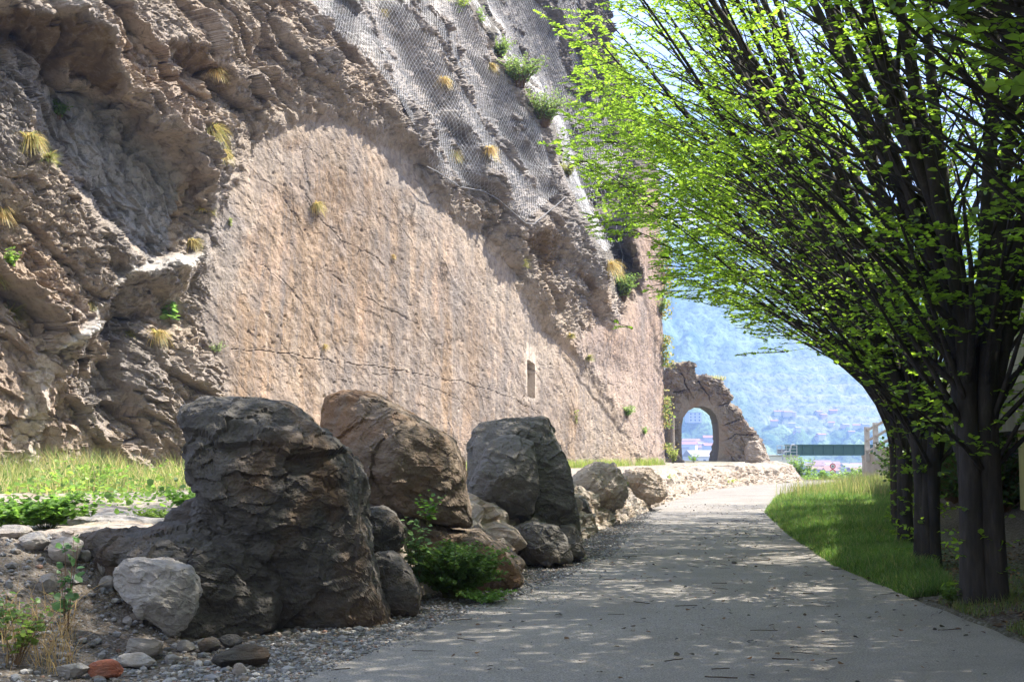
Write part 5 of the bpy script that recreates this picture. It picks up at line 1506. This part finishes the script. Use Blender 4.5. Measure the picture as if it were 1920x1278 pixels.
# ================================================================== NET OVER THE CLIFF
dts = blur(blur(Dl, 6) + .5 * blur(NN, 5), 3)
bx0, by0 = X0, Z0
NETP = [(545,-30),(600,30),(648,78),(700,120),(745,180),(790,262),(806,318),(842,348),(880,352),(935,372),(985,415),(1050,360),(1078,420),(1130,480),(1180,440),(1192,345),(1222,300),(1192,205),(1150,110),(1130,-30)]
def sz_to(S_, Z_):
    """wall coordinates -> point on the hanging net"""
    d = np.full(S_.shape, .1)
    for _ in range(7):
        x = A0[0] + WD[0] * S_ + WN[0] * d; y = A0[1] + WD[1] * S_ + WN[1] * d
        px, py = proj(x, y, Z_)
        i = np.clip(np.searchsorted(gy1, py), 1, len(gy1) - 1); 
        # inverse of the column warp near the silhouette
        rbv = np.interp(py, [p[0] for p in RB], [p[1] for p in RB])
        pu = np.where(px > 860, 860 + (px - 860) * (1250 - 860) / (rbv - 860), px)
        j = np.clip(np.searchsorted(gx1, pu), 1, len(gx1) - 1)
        d = .5 * d + .5 * (dts[i, j] + .16)
    return x, y, Z_, px, py
dsn, dzn = .15, .115
si = np.arange(6, WL + 1, dsn); zi = np.arange(5, 26, dzn)
SS, ZZ = np.meshgrid(si, zi); SS = SS + (np.arange(len(zi)) % 2)[:, None] * dsn / 2
nx2, ny2, nz2, npx, npy = sz_to(SS, ZZ)
# second pass smooths folds and keeps points from crossing
ok = in_poly(npx, npy, NETP)
sag = .05 * fbm(SS * .8, ZZ * .5, 0 * SS, 3, 601)
NVt = np.stack([nx2 + WN[0] * sag, ny2 + WN[1] * sag, nz2], -1)
idx = np.arange(SS.size).reshape(SS.shape); eds = []
for r in range(len(zi) - 1):
    off = r % 2
    a = idx[r]; b = idx[r + 1]
    eds.append(np.stack([a, b], 1))
    if off: eds.append(np.stack([a[:-1], b[1:]], 1))
    else: eds.append(np.stack([a[1:], b[:-1]], 1))
eds = np.vstack(eds); okf = ok.ravel(); Vn = NVt.reshape(-1, 3)
ln_ = np.linalg.norm(Vn[eds[:, 0]] - Vn[eds[:, 1]], axis=1)
eds = eds[okf[eds[:, 0]] & okf[eds[:, 1]] & (ln_ < .19)]
segs = np.stack([Vn[eds[:, 0]], Vn[eds[:, 1]]], 1)
VNet, FNet = tubes_bulk(segs, np.full(segs.shape[:2], .0034), 3)
M_WIRE = metal('galvanised_wire', (.60, .61, .63), .4, .25)
M_CABLE = metal('weathered_cable', (.16, .16, .165), .6, .2)
net = empty('rockfall_net', Vn[okf].mean(0)); tag(net, 'grey wire rockfall net draped over the bulging upper right rock face', 'safety net')
oN = np.array(net.location)
mesh_np('wire_mesh', VNet - oN, FNet, M_WIRE, net, True)
def cable(name, pts_px, rad, parent, lift=.25):
    p = resample(pts_px, 60)
    x = []
    for (a, b) in p:
        i = min(np.searchsorted(gy1, b), len(gy1) - 1); j = min(np.searchsorted(gx1, a), len(gx1) - 1)
        q = plane_hit(a, b, dts[i, j] + lift); x.append(q)
    mb = MB(); mb.tube(np.array(x) - oN, rad, 5); return mb.build(name, M_CABLE, parent, True)
cable('edge_cable', [(800,312),(820,322),(862,350),(905,358),(935,374)], .02, net)
cable('edge_cable', [(935,374),(985,418),(1000,420),(1046,382),(1080,352)], .018, net)
cable('hanging_cable', [(1076,205),(1080,230),(1075,250)], .02, net)
cable('hanging_cable', [(1160,450),(1168,480),(1164,510)], .02, net)

# ================================================================== GRASS AND PLANTS
def blades(n, xy, h, w, lean, seed, z=None, cols=None, curve=.5):
    """n grass blades, 3 segments each"""
    rs = np.random.RandomState(seed)
    x, y = xy[:, 0], xy[:, 1]
    z = ground_z(x, y) if z is None else z
    a = rs.uniform(0, 6.28, n); l = lean * rs.uniform(.2, 1.3, n)
    t_ = np.array([0, .4, .75, 1.0]); wd = np.array([1, .85, .5, .08])
    cx = x[:, None] + np.cos(a)[:, None] * (l * h)[:, None] * t_ ** (1 + curve * 2)
    cy = y[:, None] + np.sin(a)[:, None] * (l * h)[:, None] * t_ ** (1 + curve * 2)
    cz = z[:, None] + h[:, None] * t_ * (1 - .25 * l[:, None] * t_)
    b = a + rs.uniform(-1.2, 1.2, n) + np.pi / 2
    ox = np.cos(b)[:, None] * w[:, None] * wd / 2; oy = np.sin(b)[:, None] * w[:, None] * wd / 2
    V = np.stack([np.stack([cx - ox, cy - oy, cz], -1), np.stack([cx + ox, cy + oy, cz], -1)], 2).reshape(-1, 3)
    i = (np.arange(n) * 8)[:, None]
    Fq = np.concatenate([i + np.array([[2 * k, 2 * k + 1, 2 * k + 3, 2 * k + 2]]) for k in range(3)])
    C = np.repeat(cols, 8, 0) if cols is not None else None
    return V, Fq, C
def col_leaf_mat(name, mixf=.5, gain=2.2):
    t = NT(name)
    a = t.n('Attribute', _attribute_name='Col').outputs['Color']
    tr = t.mix(1.0, a, (gain, gain, gain * .8), 'MULTIPLY')
    d = t.n('BsdfDiffuse', Color=a); b = t.n('BsdfTranslucent', Color=tr); g = t.n('BsdfGlossy', Roughness=.5, Color=(.6, .65, .6, 1))
    m = t.n('MixShader', i0=mixf, i1=d.outputs[0], i2=b.outputs[0])
    m2 = t.n('MixShader', i0=.04, i1=m.outputs[0], i2=g.outputs[0])
    t.t.links.new(m2.outputs[0], t.out.inputs['Surface'])
    return t.m
M_GRASS = col_leaf_mat('grass_blades', .5, 2.0)
rg = np.random.RandomState(77)
def pick(cols, p, n): return np.array(cols)[rg.choice(len(cols), n, p=p)] * rg.uniform(.75, 1.25, (n, 1))
# verge
n = 150000
y = 14 + (61 - 14) * rg.rand(n) ** 1.15
wv = np.interp(y, [14, 17, 24, 32, 40, 50, 61], [.5, 1.2, 2.0, 3.3, 3.6, 3.4, 1.2])
x = xr(y) - .10 + wv * rg.rand(n)
h = rg.uniform(.04, .17, n) * np.interp(y, [14, 20, 35, 61], [.8, 1.0, 1.35, 1.7]) * (1 + .9 * fbm(x * 1.1, y * 1.1, 0 * x, 3, 611)) * smooth(0, .35, x - xr(y) + .22)
w = .006 * np.interp(y, [14, 30, 60], [1, 1.5, 2.6])
cols = pick([(.08, .16, .03), (.13, .22, .04), (.055, .11, .025), (.26, .24, .10)], [.36, .3, .24, .10], n) * (1 + .4 * fbm(x * .9, y * .9, 0 * x + 4, 3, 615))[:, None]
V, Fq, C_ = blades(n, np.stack([x, y], 1), h, np.full(n, 1.0) * w, .6, 7, None, cols)
tag(mesh_np('grass', V, Fq, M_GRASS, None, True, C_), kind='stuff')
# seed heads and taller tufts in the sunny end of the verge
n = 2500
y = 38 + 22 * rg.rand(n); x = xr(y) + 3.4 * rg.rand(n)
V, Fq, C_ = blades(n, np.stack([x, y], 1), rg.uniform(.35, .7, n), np.full(n, .014), .35, 8, None, pick([(.24, .22, .10), (.16, .20, .06)], [.5, .5], n))
tag(mesh_np('tall_grass', V, Fq, M_GRASS, None, True, C_), kind='stuff')
# meadow strip at the foot of the cliff (left) and thin grass along the wall foot
wl_y = lambda x: 30 + (x + 12) / 19.6 * 34
n = 34000
u = rg.rand(n); x = -14.5 + 9.5 * rg.rand(n)
yf = np.maximum(wl_y(x) - .5 - 15 * rg.rand(n) ** 1.1, 16.0)
dens_ = smooth(-.3, .2, fbm(x * .5, yf * .3, 0 * x, 3, 612))
k = (rg.rand(n) < (.12 + .88 * dens_) * smooth(15.8, 21, yf + 2 * dens_)); x, yf = x[k], yf[k]; n = len(x)
h = rg.uniform(.15, .75, n) * (.55 + .8 * smooth(-.3, .3, fbm(x * .7, yf * .7, 0 * x, 3, 613)))
cols = pick([(.14, .21, .05), (.24, .28, .08), (.42, .36, .19), (.09, .15, .04)], [.3, .22, .34, .14], n)
V, Fq, C_ = blades(n, np.stack([x, yf], 1), h, rg.uniform(.008, .016, n), .55, 9, None, cols)
tag(mesh_np('meadow_grass', V, Fq, M_GRASS, None, True, C_), kind='stuff')
n = 9000
s0 = rg.rand(n) ** .8 * (WL - 9) + 9
x = A0[0] + WD[0] * s0 + WN[0] * (.35 + .9 * rg.rand(n) ** 2); y = A0[1] + WD[1] * s0 + WN[1] * (.35 + .9 * rg.rand(n) ** 2)
k = fbm(s0 * .5, 0 * s0, 0 * s0, 3, 614) > -.08; x, y = x[k], y[k]; n = len(x)
V, Fq, C_ = blades(n, np.stack([x, y], 1), rg.uniform(.1, .45, n), rg.uniform(.01, .02, n), .5, 10, None, pick([(.18, .26, .05), (.30, .30, .12)], [.6, .4], n))
tag(mesh_np('wall_foot_grass', V, Fq, M_GRASS, None, True, C_), kind='stuff')

n = 9000
x = -14 + 10.5 * rg.rand(n); yf = 13.2 + 18 * rg.rand(n) ** 1.2; yf = np.minimum(yf, wl_y(x) - .6)
cw = fbm(x * .9, yf * .6, 0 * x, 3, 660); k = (cw > .06) & (x < np.interp(yf, XE_Y, XE_X) - 1.0); x, yf, cw = x[k], yf[k], cw[k]; n = len(x)
a = rg.uniform(0, 6.28, n); D = np.stack([np.cos(a), np.sin(a), rg.uniform(-.3, .6, n)], 1)
V, Fq = leaves_bulk(np.stack([x, yf, ground_z(x, yf) + .02 + rg.rand(n) ** 1.5 * (.15 + .9 * (cw - .06))], 1), D, np.array([0, 0, .8]) + rg.normal(0, .4, (n, 3)), rg.uniform(.04, .11, n))
C_ = pick([(.13, .23, .04), (.20, .29, .05), (.09, .16, .04)], [.4, .3, .3], n)
tag(mesh_np('ground_weeds', V, Fq, M_GRASS, None, False, np.repeat(C_, 6, 0)), kind='stuff')
def leafy(name, loc, label, cat, n_st, H, spread, leafn, lsize, col, stemcol_mat, seed, group=None, droop=.2, nrm_up=.8, wid=1.0, upright=.6):
    """a herb or shrub: a handful of curving stems with leaves along them"""
    rs = np.random.RandomState(seed)
    a = rs.uniform(0, 6.28, n_st); s_ = spread * rs.uniform(.15, 1.0, n_st); hh_ = H * rs.uniform(upright, 1.05, n_st)
    q = np.linspace(0, 1, 7)
    b0 = np.stack([np.cos(a), np.sin(a), 0 * a], 1) * (spread * .18 * rs.rand(n_st))[:, None]
    S = b0[:, None] + np.stack([np.cos(a)[:, None] * s_[:, None] * q ** 1.3, np.sin(a)[:, None] * s_[:, None] * q ** 1.3, hh_[:, None] * (q - droop * q ** 2.5)], -1)
    S = S + .03 * H * np.stack([vnoise(S[..., 0] * 5 + seed, S[..., 1] * 5, S[..., 2] * 5, seed + j) for j in range(3)], -1)
    R_ = np.repeat((np.linspace(1, .25, 7) * .006 * max(H, .3))[None], n_st, 0)
    V1, F1 = tubes_bulk(S, R_, 4)
    own = np.repeat(np.arange(n_st), leafn); t_ = rs.uniform(.15, 1.0, n_st * leafn) ** .8
    f_ = t_ * 6; i0 = np.minimum(f_.astype(int), 5); w_ = (f_ - i0)[:, None]
    LPp = S[own, i0] * (1 - w_) + S[own, i0 + 1] * w_
    an = rs.uniform(0, 6.28, len(own)); D = np.stack([np.cos(an), np.sin(an), rs.uniform(-.2, .5, len(own))], 1)
    N = np.array([0, 0, nrm_up]) + rs.normal(0, .35, (len(own), 3))
    sz_ = lsize * rs.uniform(.6, 1.2, len(own)) * (1.15 - .45 * t_)
    V2, F2 = leaves_bulk(LPp + D * .15 * lsize, D, N, sz_)
    cc = np.array(col)[None] * rs.uniform(.7, 1.3, (len(own), 1))
    root = empty(name, loc); tag(root, label, cat, group)
    mesh_np('stems', V1, F1, stemcol_mat, root, True)
    mesh_np('leaves', V2, F2, M_GRASS, root, False, np.repeat(cc, 6, 0))
    return root
M_STEM = plain_mat('green_stem', (.10, .11, .04)); M_STEMR = plain_mat('brown_stem', (.14, .09, .05))
gh = ground_hit
# the bush between the boulders
b = gh(860, 1128); 
leafy('bush', (b[0] - .05, b[1] + .25, b[2]), 'leafy green bush growing out of the gravel in front of the middle boulder', 'bush', 150, .80, .62, 34, .060, (.085, .15, .035), M_STEM, 1, None, .25, .7, 1, .35)
b = gh(925, 1135)
leafy('herb', (b[0] - .08, b[1] + .1, b[2]), 'low spreading green herb at the right edge of the bush', 'plant', 60, .22, .36, 22, .035, (.11, .20, .04), M_STEM, 2, None, .3)
b = gh(775, 1130)
leafy('herb', (b[0] + .02, b[1] + .15, b[2]), 'tall narrow leaved plant rising left of the bush beside the low dark rock', 'plant', 9, 1.0, .16, 20, .085, (.12, .20, .09), M_STEM, 3, None, .05)
leafy('herb', P(800, 985, 13.3), 'thin nettle like shoots sticking up above the bush', 'plant', 7, .42, .18, 12, .06, (.10, .20, .03), M_STEM, 4, None, .1)
# plants around the bench at the left
pos = P(85, 995, 13.0); leafy('leafy_clump', (pos[0], 13.0, ground_z(pos[0], 13.0)), 'bushy bright green leafy clump at the left edge on the bench', 'plant', 60, .40, .55, 22, .085, (.10, .19, .035), M_STEM, 5, None, .15)
pos = P(20, 998, 12.6); leafy('leafy_clump', (pos[0], 12.6, ground_z(pos[0], 12.6)), 'smaller leafy clump cut by the left picture edge', 'plant', 26, .28, .30, 18, .075, (.12, .22, .04), M_STEM, 6, None, .15)
pos = P(158, 1000, 13.6); leafy('herb', (pos[0], 13.6, .80), 'small seedling with upright leaves between two bedrock slabs', 'plant', 8, .24, .10, 9, .07, (.12, .20, .04), M_STEM, 7)
pos = P(290, 1000, 13.9); leafy('herb', (pos[0], 13.9, .80), 'low flowering tuft with reddish leaves beside the rock base', 'plant', 46, .17, .30, 16, .045, (.13, .20, .04), M_STEM, 8)
pos = P(345, 960, 17); leafy('herb', (pos[0], 17, .80), 'leafy green weeds in the tall grass left of the nearest boulder', 'plant', 30, .36, .42, 14, .07, (.12, .22, .04), M_STEM, 9)
pos = P(180, 915, 25); leafy('herb', (pos[0], 25, .80), 'bright green leafy weeds in the middle of the tall grass', 'plant', 34, .62, .7, 16, .10, (.15, .27, .04), M_STEM, 10)
b = gh(122, 1190); leafy('sapling', (b[0], b[1], b[2]), 'thin sapling with rounded blue green leaves standing on the rubble slope', 'plant', 4, .80, .12, 12, .085, (.075, .15, .06), M_STEMR, 11, None, .02, .3)
b = gh(30, 1250); leafy('herb', (b[0], b[1], b[2]), 'sprawling green and yellow weeds at the bottom left corner', 'plant', 16, .55, .35, 10, .06, (.13, .19, .04), M_STEMR, 12)
b = gh(8, 1190); leafy('herb', (b[0], b[1], b[2]), 'weeds with round leaves at the left edge halfway up the slope', 'plant', 9, .42, .28, 9, .075, (.11, .19, .05), M_STEMR, 13)
b = gh(1005, 1040); leafy('herb', (b[0], b[1] - .1, b[2]), 'small green weed at the foot of the farthest boulder', 'plant', 9, .22, .16, 8, .05, (.10, .19, .04), M_STEM, 14)
b = gh(1048, 1044); leafy('herb', (b[0], b[1] - .1, b[2]), 'tiny light green weed right of the one at the farthest boulder', 'plant', 7, .13, .13, 8, .04, (.16, .24, .06), M_STEM, 15)
b = gh(1180, 932); leafy('herb', (b[0], b[1], b[2]), 'green weeds between the two craggy rocks at the path edge', 'plant', 16, .7, .35, 12, .08, (.16, .24, .05), M_STEM, 16)
b = gh(1250, 915); leafy('herb', (b[0], b[1], b[2]), 'pale green weeds at the foot of the rock ledge near the split rock', 'plant', 16, .55, .45, 12, .07, (.20, .28, .08), M_STEM, 17)
b = gh(1355, 908); leafy('herb', (b[0], b[1], b[2]), 'low yellow green weeds against the middle of the rock ledge', 'plant', 18, .35, .8, 12, .08, (.24, .28, .06), M_STEM, 18)
leafy('herb', P(1300, 866, 74) * np.array([1, 1, 0]) + np.array([0, 0, .8]), 'green shoots growing on the threshold inside the rock arch', 'plant', 14, .65, .5, 12, .10, (.17, .27, .06), M_STEM, 19)
leafy('herb', P(1262, 870, 69) * np.array([1, 1, 0]) + np.array([0, 0, .8]), 'yellow green grass like weeds at the cliff corner before the milestone column', 'plant', 24, 1.0, .45, 12, .10, (.25, .29, .07), M_STEM, 20)
# shrubs beyond the bend
for px, py, Y, H, sp, lab, sd_ in [(1515, 905, 75, 1.0, 1.2, 'dark green shrub at the end of the rock ledge', 21), (1545, 905, 78, 1.7, 1.5, 'bright green bush left of the round road signs', 22), (1590, 905, 84, 1.9, 1.6, 'pale green bush right of the round road signs', 23), (1606, 905, 90, 2.4, 1.4, 'taller thin bush close to the concrete wall', 24), (1506, 890, 96, 3.6, 1.6, 'narrow green tree beside the bridge abutment', 25)]:
    p = P(px, py, Y); leafy('shrub', (p[0], Y, float(ground_z(p[0], Y)) - .1), lab, 'shrub', 60, H, sp * .8, 26, .20, (.16, .25, .06), M_STEM, sd_, 'shrubs beyond the bend')
b = gh(1790, 1138); leafy('herb', (b[0], b[1] + .15, b[2]), 'grassy shoots at the foot of the nearest hornbeam trunk', 'plant', 12, .25, .14, 8, .06, (.09, .15, .03), M_STEM, 26)
for k, (x, y, H) in enumerate([(9.6, 23.5, 1.9), (10.4, 28, 2.0), (11.4, 32, 2.0), (12.6, 36.5, 1.9), (13.8, 41, 1.9), (15.2, 46, 1.8)]):
    w_ = ['first', 'second', 'third', 'fourth', 'fifth', 'sixth', 'seventh'][k]
    leafy('shrub', (x - .7, y, float(ground_z(x - .7, y))), 'dark ivy like shrub behind the hornbeam trunks, %s from the camera' % w_, 'shrub', 150, H, 1.5, 26, .13, (.045, .085, .02), M_STEMR, 840 + k, 'shrubs behind the tree row', .15, .5, 1, .3)
# pendant tufts and shrubs on the cliff
def on_cliff(px, py, out=.05):
    i = int(np.clip(np.searchsorted(gy1, py), 1, len(gy1) - 1)); j = int(np.clip(np.searchsorted(GXW[i], px), 1, len(gx1) - 1))
    return np.array([VX[i, j], VY[i, j], VZ[i, j]]) + np.array([WN[0], WN[1], 0]) * out
def tuft(px, py, size, dry, lab, seed, hang=.5):
    rs = np.random.RandomState(seed)
    p = on_cliff(px, py, -.05)
    size = size * rs.uniform(1.0, 1.35); dry = dry * rs.uniform(.6, 1.0)
    n = int(420 * min(1.6, size))
    a = rs.normal(0, .9, n); out = rs.uniform(.35, 1.0, n) * size
    t_ = np.linspace(0, 1, 5)
    az0 = math.atan2(WN[1], WN[0])
    hx = np.cos(az0 + a); hy = np.sin(az0 + a)
    up = rs.uniform(.1, .9, n)
    X = hx[:, None] * out[:, None] * t_ * .75; Y = hy[:, None] * out[:, None] * t_ * .75
    Z = out[:, None] * (up[:, None] * t_ - hang * 1.5 * t_ ** 2.2)
    w = .009 + .006 * rs.rand(n)
    ox = -hy[:, None] * w[:, None] * (1 - .85 * t_); oy = hx[:, None] * w[:, None] * (1 - .85 * t_)
    V = np.stack([np.stack([X - ox, Y - oy, Z], -1), np.stack([X + ox, Y + oy, Z], -1)], 2).reshape(-1, 3)
    i = (np.arange(n) * 10)[:, None]
    Fq = np.concatenate([i + np.array([[2 * k, 2 * k + 1, 2 * k + 3, 2 * k + 2]]) for k in range(4)])
    cg = np.array((.15, .20, .05)); cd = np.array((.50, .35, .17))
    mixv = np.clip(dry + rs.normal(0, .25, n), 0, 1)[:, None]
    C_ = (cg * (1 - mixv) + cd * mixv) * rs.uniform(.7, 1.25, (n, 1))
    o = mesh_np('grass_tuft', V, Fq, M_GRASS, None, True, np.repeat(C_, 10, 0)); o.location = p
    tag(o, lab, 'grass tuft', 'grass tufts on the cliff')
TF = [(392,140,.65,1.0,'rusty dry tuft hanging under the dark overhanging pocket at the upper left'),(350,30,.35,.8,'small dry tuft near the top edge left of the net'),(392,205,.4,.9,'thin dry tuft just above the long hanging strip of grass'),(395,250,.8,.75,'large golden tuft in the strip hanging beside the dark ridge'),(400,290,.6,.6,'lower green and gold tuft of the strip beside the dark ridge'),
 (378,395,.5,.35,'green brown tuft in the crack below the dark ridge'),(362,455,.5,.7,'yellowish upright tuft on the end of the pale ledge'),(300,628,.65,.8,'golden tuft under the pale ledge in the shadowed hollow'),(258,628,.4,.4,'small green tuft left of the golden one in the hollow'),
 (50,262,.6,.6,'yellow green tuft on the shoulder at the upper left edge'),(75,295,.4,.2,'small green tuft just below the one on the upper left shoulder'),(18,520,.7,.3,'big green tuft at the left edge halfway down'),(50,590,.75,.5,'yellow green tuft above the lower left smooth rock'),(14,400,.5,.7,'dry tuft high on the left picture edge'),
 (175,570,.4,.6,'tuft on the slanting pale ledge'),(820,150,.6,1.0,'dry golden tuft on the netted rib near the top'),(845,290,.6,.7,'tuft poking through the lower edge of the net, left one'),(908,285,.6,.9,'dry tuft on the netted rock in the middle'),(700,385 - 15,.01,.9,''),(590,385,.5,.8,'withered tuft clinging to the middle of the cut wall'),
 (736,478,.22,.9,'tiny brown tuft on the cut wall near its centre'),(612,648,.28,.8,'tiny dry tuft on the cut wall above the nearest boulder'),(915,125,.6,.8,'pinkish dry tuft beside the netted ridge crest'),(975,495,.6,.3,'green tuft in the brown broken rock right of the cut wall'),(1140,500,.9,.75,'long pale grass tuft in the dark cleft near the far end'),(1068,630,.4,.3,'small green tuft on the rim above the far cut'),(1104,672,.45,.3,'green tuft on the rim lower down the far cut'),(1082,300,.5,.6,'tuft on the crest beside the dark recess'),
 (720,20,.5,.6,'tuft inside the net near its top edge')]
for k, (px, py, s_, dr_, lab, ) in enumerate(TF):
    if lab: tuft(px, py, s_, dr_, lab, 700 + k, .55 if dr_ > .55 else .3)
def shrub_cliff(px, py, H, sp, lab, seed, col=(.15, .23, .06), n=30, ls=.08, name='shrub', cat='shrub'):
    p = on_cliff(px, py, .0)
    leafy(name, p, lab, cat, n, H, sp, 16, ls, col, M_STEMR, seed, 'shrubs on the cliff', .25)
shrub_cliff(1165, 565, 1.7, .9, 'rounded green shrub in the cleft near the far cliff end', 801, n=100, ls=.12)
shrub_cliff(1172, 782, .8, .5, 'light green shrub on the far cut wall beside the long crack', 802, (.18, .28, .08), ls=.10)
shrub_cliff(1208, 815, .5, .3, 'tiny shrub on the far cut wall near its right end', 803, (.18, .28, .08), n=12, ls=.10)
shrub_cliff(1235, 590, 1.1, .6, 'green shrub on the very corner of the far cliff end', 804, (.20, .28, .09), ls=.12)
shrub_cliff(960, 165, 1.7, 1.1, 'green bush on the ridge crest, upper one', 805, (.16, .23, .07), n=110, ls=.12)
shrub_cliff(1012, 240, 1.9, 1.1, 'green bush on the ridge crest, lower one touching the dark recess', 806, (.16, .23, .07), n=120, ls=.12)
shrub_cliff(940, 110, 1.2, .7, 'smaller green bush on the ridge crest just above the other two', 817, (.17, .24, .07), n=60, ls=.11)
shrub_cliff(1060, 335, 1.0, .6, 'yellowish scrub on the ridge crest below the two large bushes', 818, (.24, .25, .09), n=50, ls=.10)
shrub_cliff(858, 30, 1.2, .7, 'yellow green bush at the top edge on the netted rock', 807, (.22, .28, .06), n=26, ls=.13)
shrub_cliff(905, 50, 1.1, .4, 'thin upright shrub near the top edge beside the dark recess', 808, (.16, .24, .08), n=12, ls=.10)
shrub_cliff(400, 665, .5, .4, 'pale green shrub at the lower left corner of the cut wall', 809, (.20, .27, .12), n=30, ls=.05)
shrub_cliff(208, 762, .7, .3, 'fern like green plant in the hollow behind the tall grass', 810, (.13, .22, .05), n=10, ls=.10)
shrub_cliff(346, 828, .3, .3, 'small leafy plant beside the head of the nearest boulder', 811, (.13, .24, .05), n=14, ls=.07)
shrub_cliff(322, 608, .9, .18, 'tall mullein like plant with broad leaves in front of the pale ledge', 812, (.15, .26, .07), n=4, ls=.22, name='herb', cat='plant')
shrub_cliff(428, 430, .6, .12, 'thin flower spike at the left rim of the cut wall', 813, (.20, .24, .08), n=3, ls=.07, name='herb', cat='plant')
shrub_cliff(98, 225, .6, .3, 'dark green fern patch in the upper left recess', 814, (.08, .14, .03), n=20, ls=.08, name='herb', cat='plant')
shrub_cliff(1078, 800, 1.0, .25, 'thin climbing weed beside the thin crack of the cut wall', 815, (.22, .27, .07), n=6, ls=.10, name='herb', cat='plant')
shrub_cliff(20, 500, .6, .4, 'ferny green plant at the left picture edge', 816, (.15, .24, .05), n=18, ls=.09, name='herb', cat='plant')
# yellow green creepers down the corner of the cliff: one continuous growth
n = 5000
tt = rg.rand(n); py = 440 + 430 * tt; i = np.clip(np.searchsorted(gy1, py), 0, len(gy1) - 1)
e = Vg[i, nc - 1 + rg.randint(0, 4, n)]
pp = e + rg.normal(0, .20, (n, 3)) + np.array([.12, -.05, 0])
keep = fbm(pp[:, 2] * .9, 0 * pp[:, 2], 0 * pp[:, 2], 3, 620) > -.12 - .25 * tt
pp = pp[keep]; n = len(pp)
D = rg.normal(0, 1, (n, 3)); D[:, 2] = -abs(D[:, 2]) * 1.2
V, Fq = leaves_bulk(pp, D, rg.normal(0, 1, (n, 3)) + np.array([.5, -.5, .5]), rg.uniform(.06, .16, n))
C_ = pick([(.20, .21, .07), (.30, .24, .11), (.13, .19, .05)], [.45, .3, .25], n)
o = mesh_np('creeper', V, Fq, M_GRASS, None, False, np.repeat(C_, 6, 0)); tag(o, 'yellow green creeping growth trailing down the far corner of the cliff', 'climbing plant')
# dry grass on top of the arch
n = 700; u = rg.rand(n); px = np.where(u < .45, 1255 + 40 * rg.rand(n), 1318 + 40 * rg.rand(n)); py = np.where(u < .45, 684, 709)
p = P(px, py, 77.3); p[:, 1] += rg.uniform(-.7, .9, n)
V, Fq, C_ = blades(n, p[:, :2], rg.uniform(.12, .4, n), np.full(n, .03), .6, 12, p[:, 2] - .12, pick([(.40, .34, .18), (.2, .25, .07)], [.6, .4], n))
mesh_np('grass_cap', V, Fq, M_GRASS, arch, True, C_)['kind'] = 'stuff'

# ------------------------------------------------------------------ litter on the path
n = 1500
y = 6.5 + 30 * rg.rand(n) ** 1.4; u = rg.rand(n)
cl_ = smooth(-.1, .35, fbm(u * 5, y * .5, 0 * y, 3, 630))
k = rg.rand(n) < .25 + .75 * cl_; y, u = y[k], u[k]; n = len(y)
x = xl(y) + .1 + (xr(y) - xl(y) - .1) * u ** .8
a = rg.uniform(0, 6.28, n); D = np.stack([np.cos(a), np.sin(a), rg.uniform(-.05, .1, n)], 1)
V, Fq = leaves_bulk(np.stack([x, y, np.full(n, .034)], 1), D, np.array([0, 0, 1.0]) + rg.normal(0, .25, (n, 3)), rg.uniform(.02, .055, n))
C_ = pick([(.10, .055, .03), (.06, .04, .028), (.18, .09, .04), (.035, .03, .026)], [.35, .3, .1, .25], n)
tag(mesh_np('leaf_litter', V, Fq, col_leaf_mat('dry_leaf', .1, 1.0), None, False, np.repeat(C_, 6, 0)), kind='stuff')
n = 110
y = 6.5 + 22 * rg.rand(n) ** 1.3; x = xl(y) + .2 + (xr(y) - xl(y) - .1) * rg.rand(n) ** .8
a = rg.normal(.1, .6, n); L_ = rg.uniform(.05, .26, n)
q = np.linspace(-.5, .5, 5)
S = np.stack([x[:, None] + np.cos(a)[:, None] * L_[:, None] * q, y[:, None] + np.sin(a)[:, None] * L_[:, None] * q + rg.normal(0, .006, (n, 5)), .032 + .004 * rg.rand(n, 5)], -1)
V, Fq = tubes_bulk(S, np.repeat(rg.uniform(.002, .005, n)[:, None], 5, 1), 4)
tag(mesh_np('twigs', V, Fq, plain_mat('twig_bark', (.055, .038, .028)), None, True), kind='stuff')
# leaf litter and tufts under the trees
n = 9000
y = 7 + 13 * rg.rand(n); x = xr(y) + .02 + 4.5 * rg.rand(n)
a = rg.uniform(0, 6.28, n); D = np.stack([np.cos(a), np.sin(a), rg.uniform(-.1, .3, n)], 1)
V, Fq = leaves_bulk(np.stack([x, y, ground_z(x, y) + .012], 1), D, np.array([0, 0, 1.0]) + rg.normal(0, .4, (n, 3)), rg.uniform(.025, .06, n))
C_ = pick([(.12, .07, .035), (.07, .045, .03), (.20, .12, .06), (.06, .09, .03)], [.4, .35, .15, .1], n)
tag(mesh_np('leaf_litter_under_trees', V, Fq, bpy.data.materials['dry_leaf'], None, False, np.repeat(C_, 6, 0)), kind='stuff')
n = 7000
y = 9 + 6 * rg.rand(n); x = xr(y) + .05 + 1.6 * rg.rand(n) ** 1.5
k = fbm(x * 1.5, y * 1.5, 0 * x, 3, 640) > .0; x, y = x[k], y[k]; n = len(x)
V, Fq, C_ = blades(n, np.stack([x, y], 1), rg.uniform(.04, .12, n), np.full(n, .006), .7, 13, None, pick([(.09, .14, .03), (.16, .15, .06)], [.6, .4], n))
tag(mesh_np('sparse_grass', V, Fq, M_GRASS, None, True, C_), kind='stuff')
# dry stems among the weeds at the bottom left
n = 240
p0 = np.array([gh(rg.uniform(0, 150), rg.uniform(1150, 1270)) for _ in range(n)])
V, Fq, C_ = blades(n, p0[:, :2], rg.uniform(.12, .5, n), rg.uniform(.004, .008, n), 1.1, 14, None, pick([(.34, .24, .12), (.24, .16, .08)], [.6, .4], n))
tag(mesh_np('dry_grass', V, Fq, M_GRASS, None, True, C_), kind='stuff')
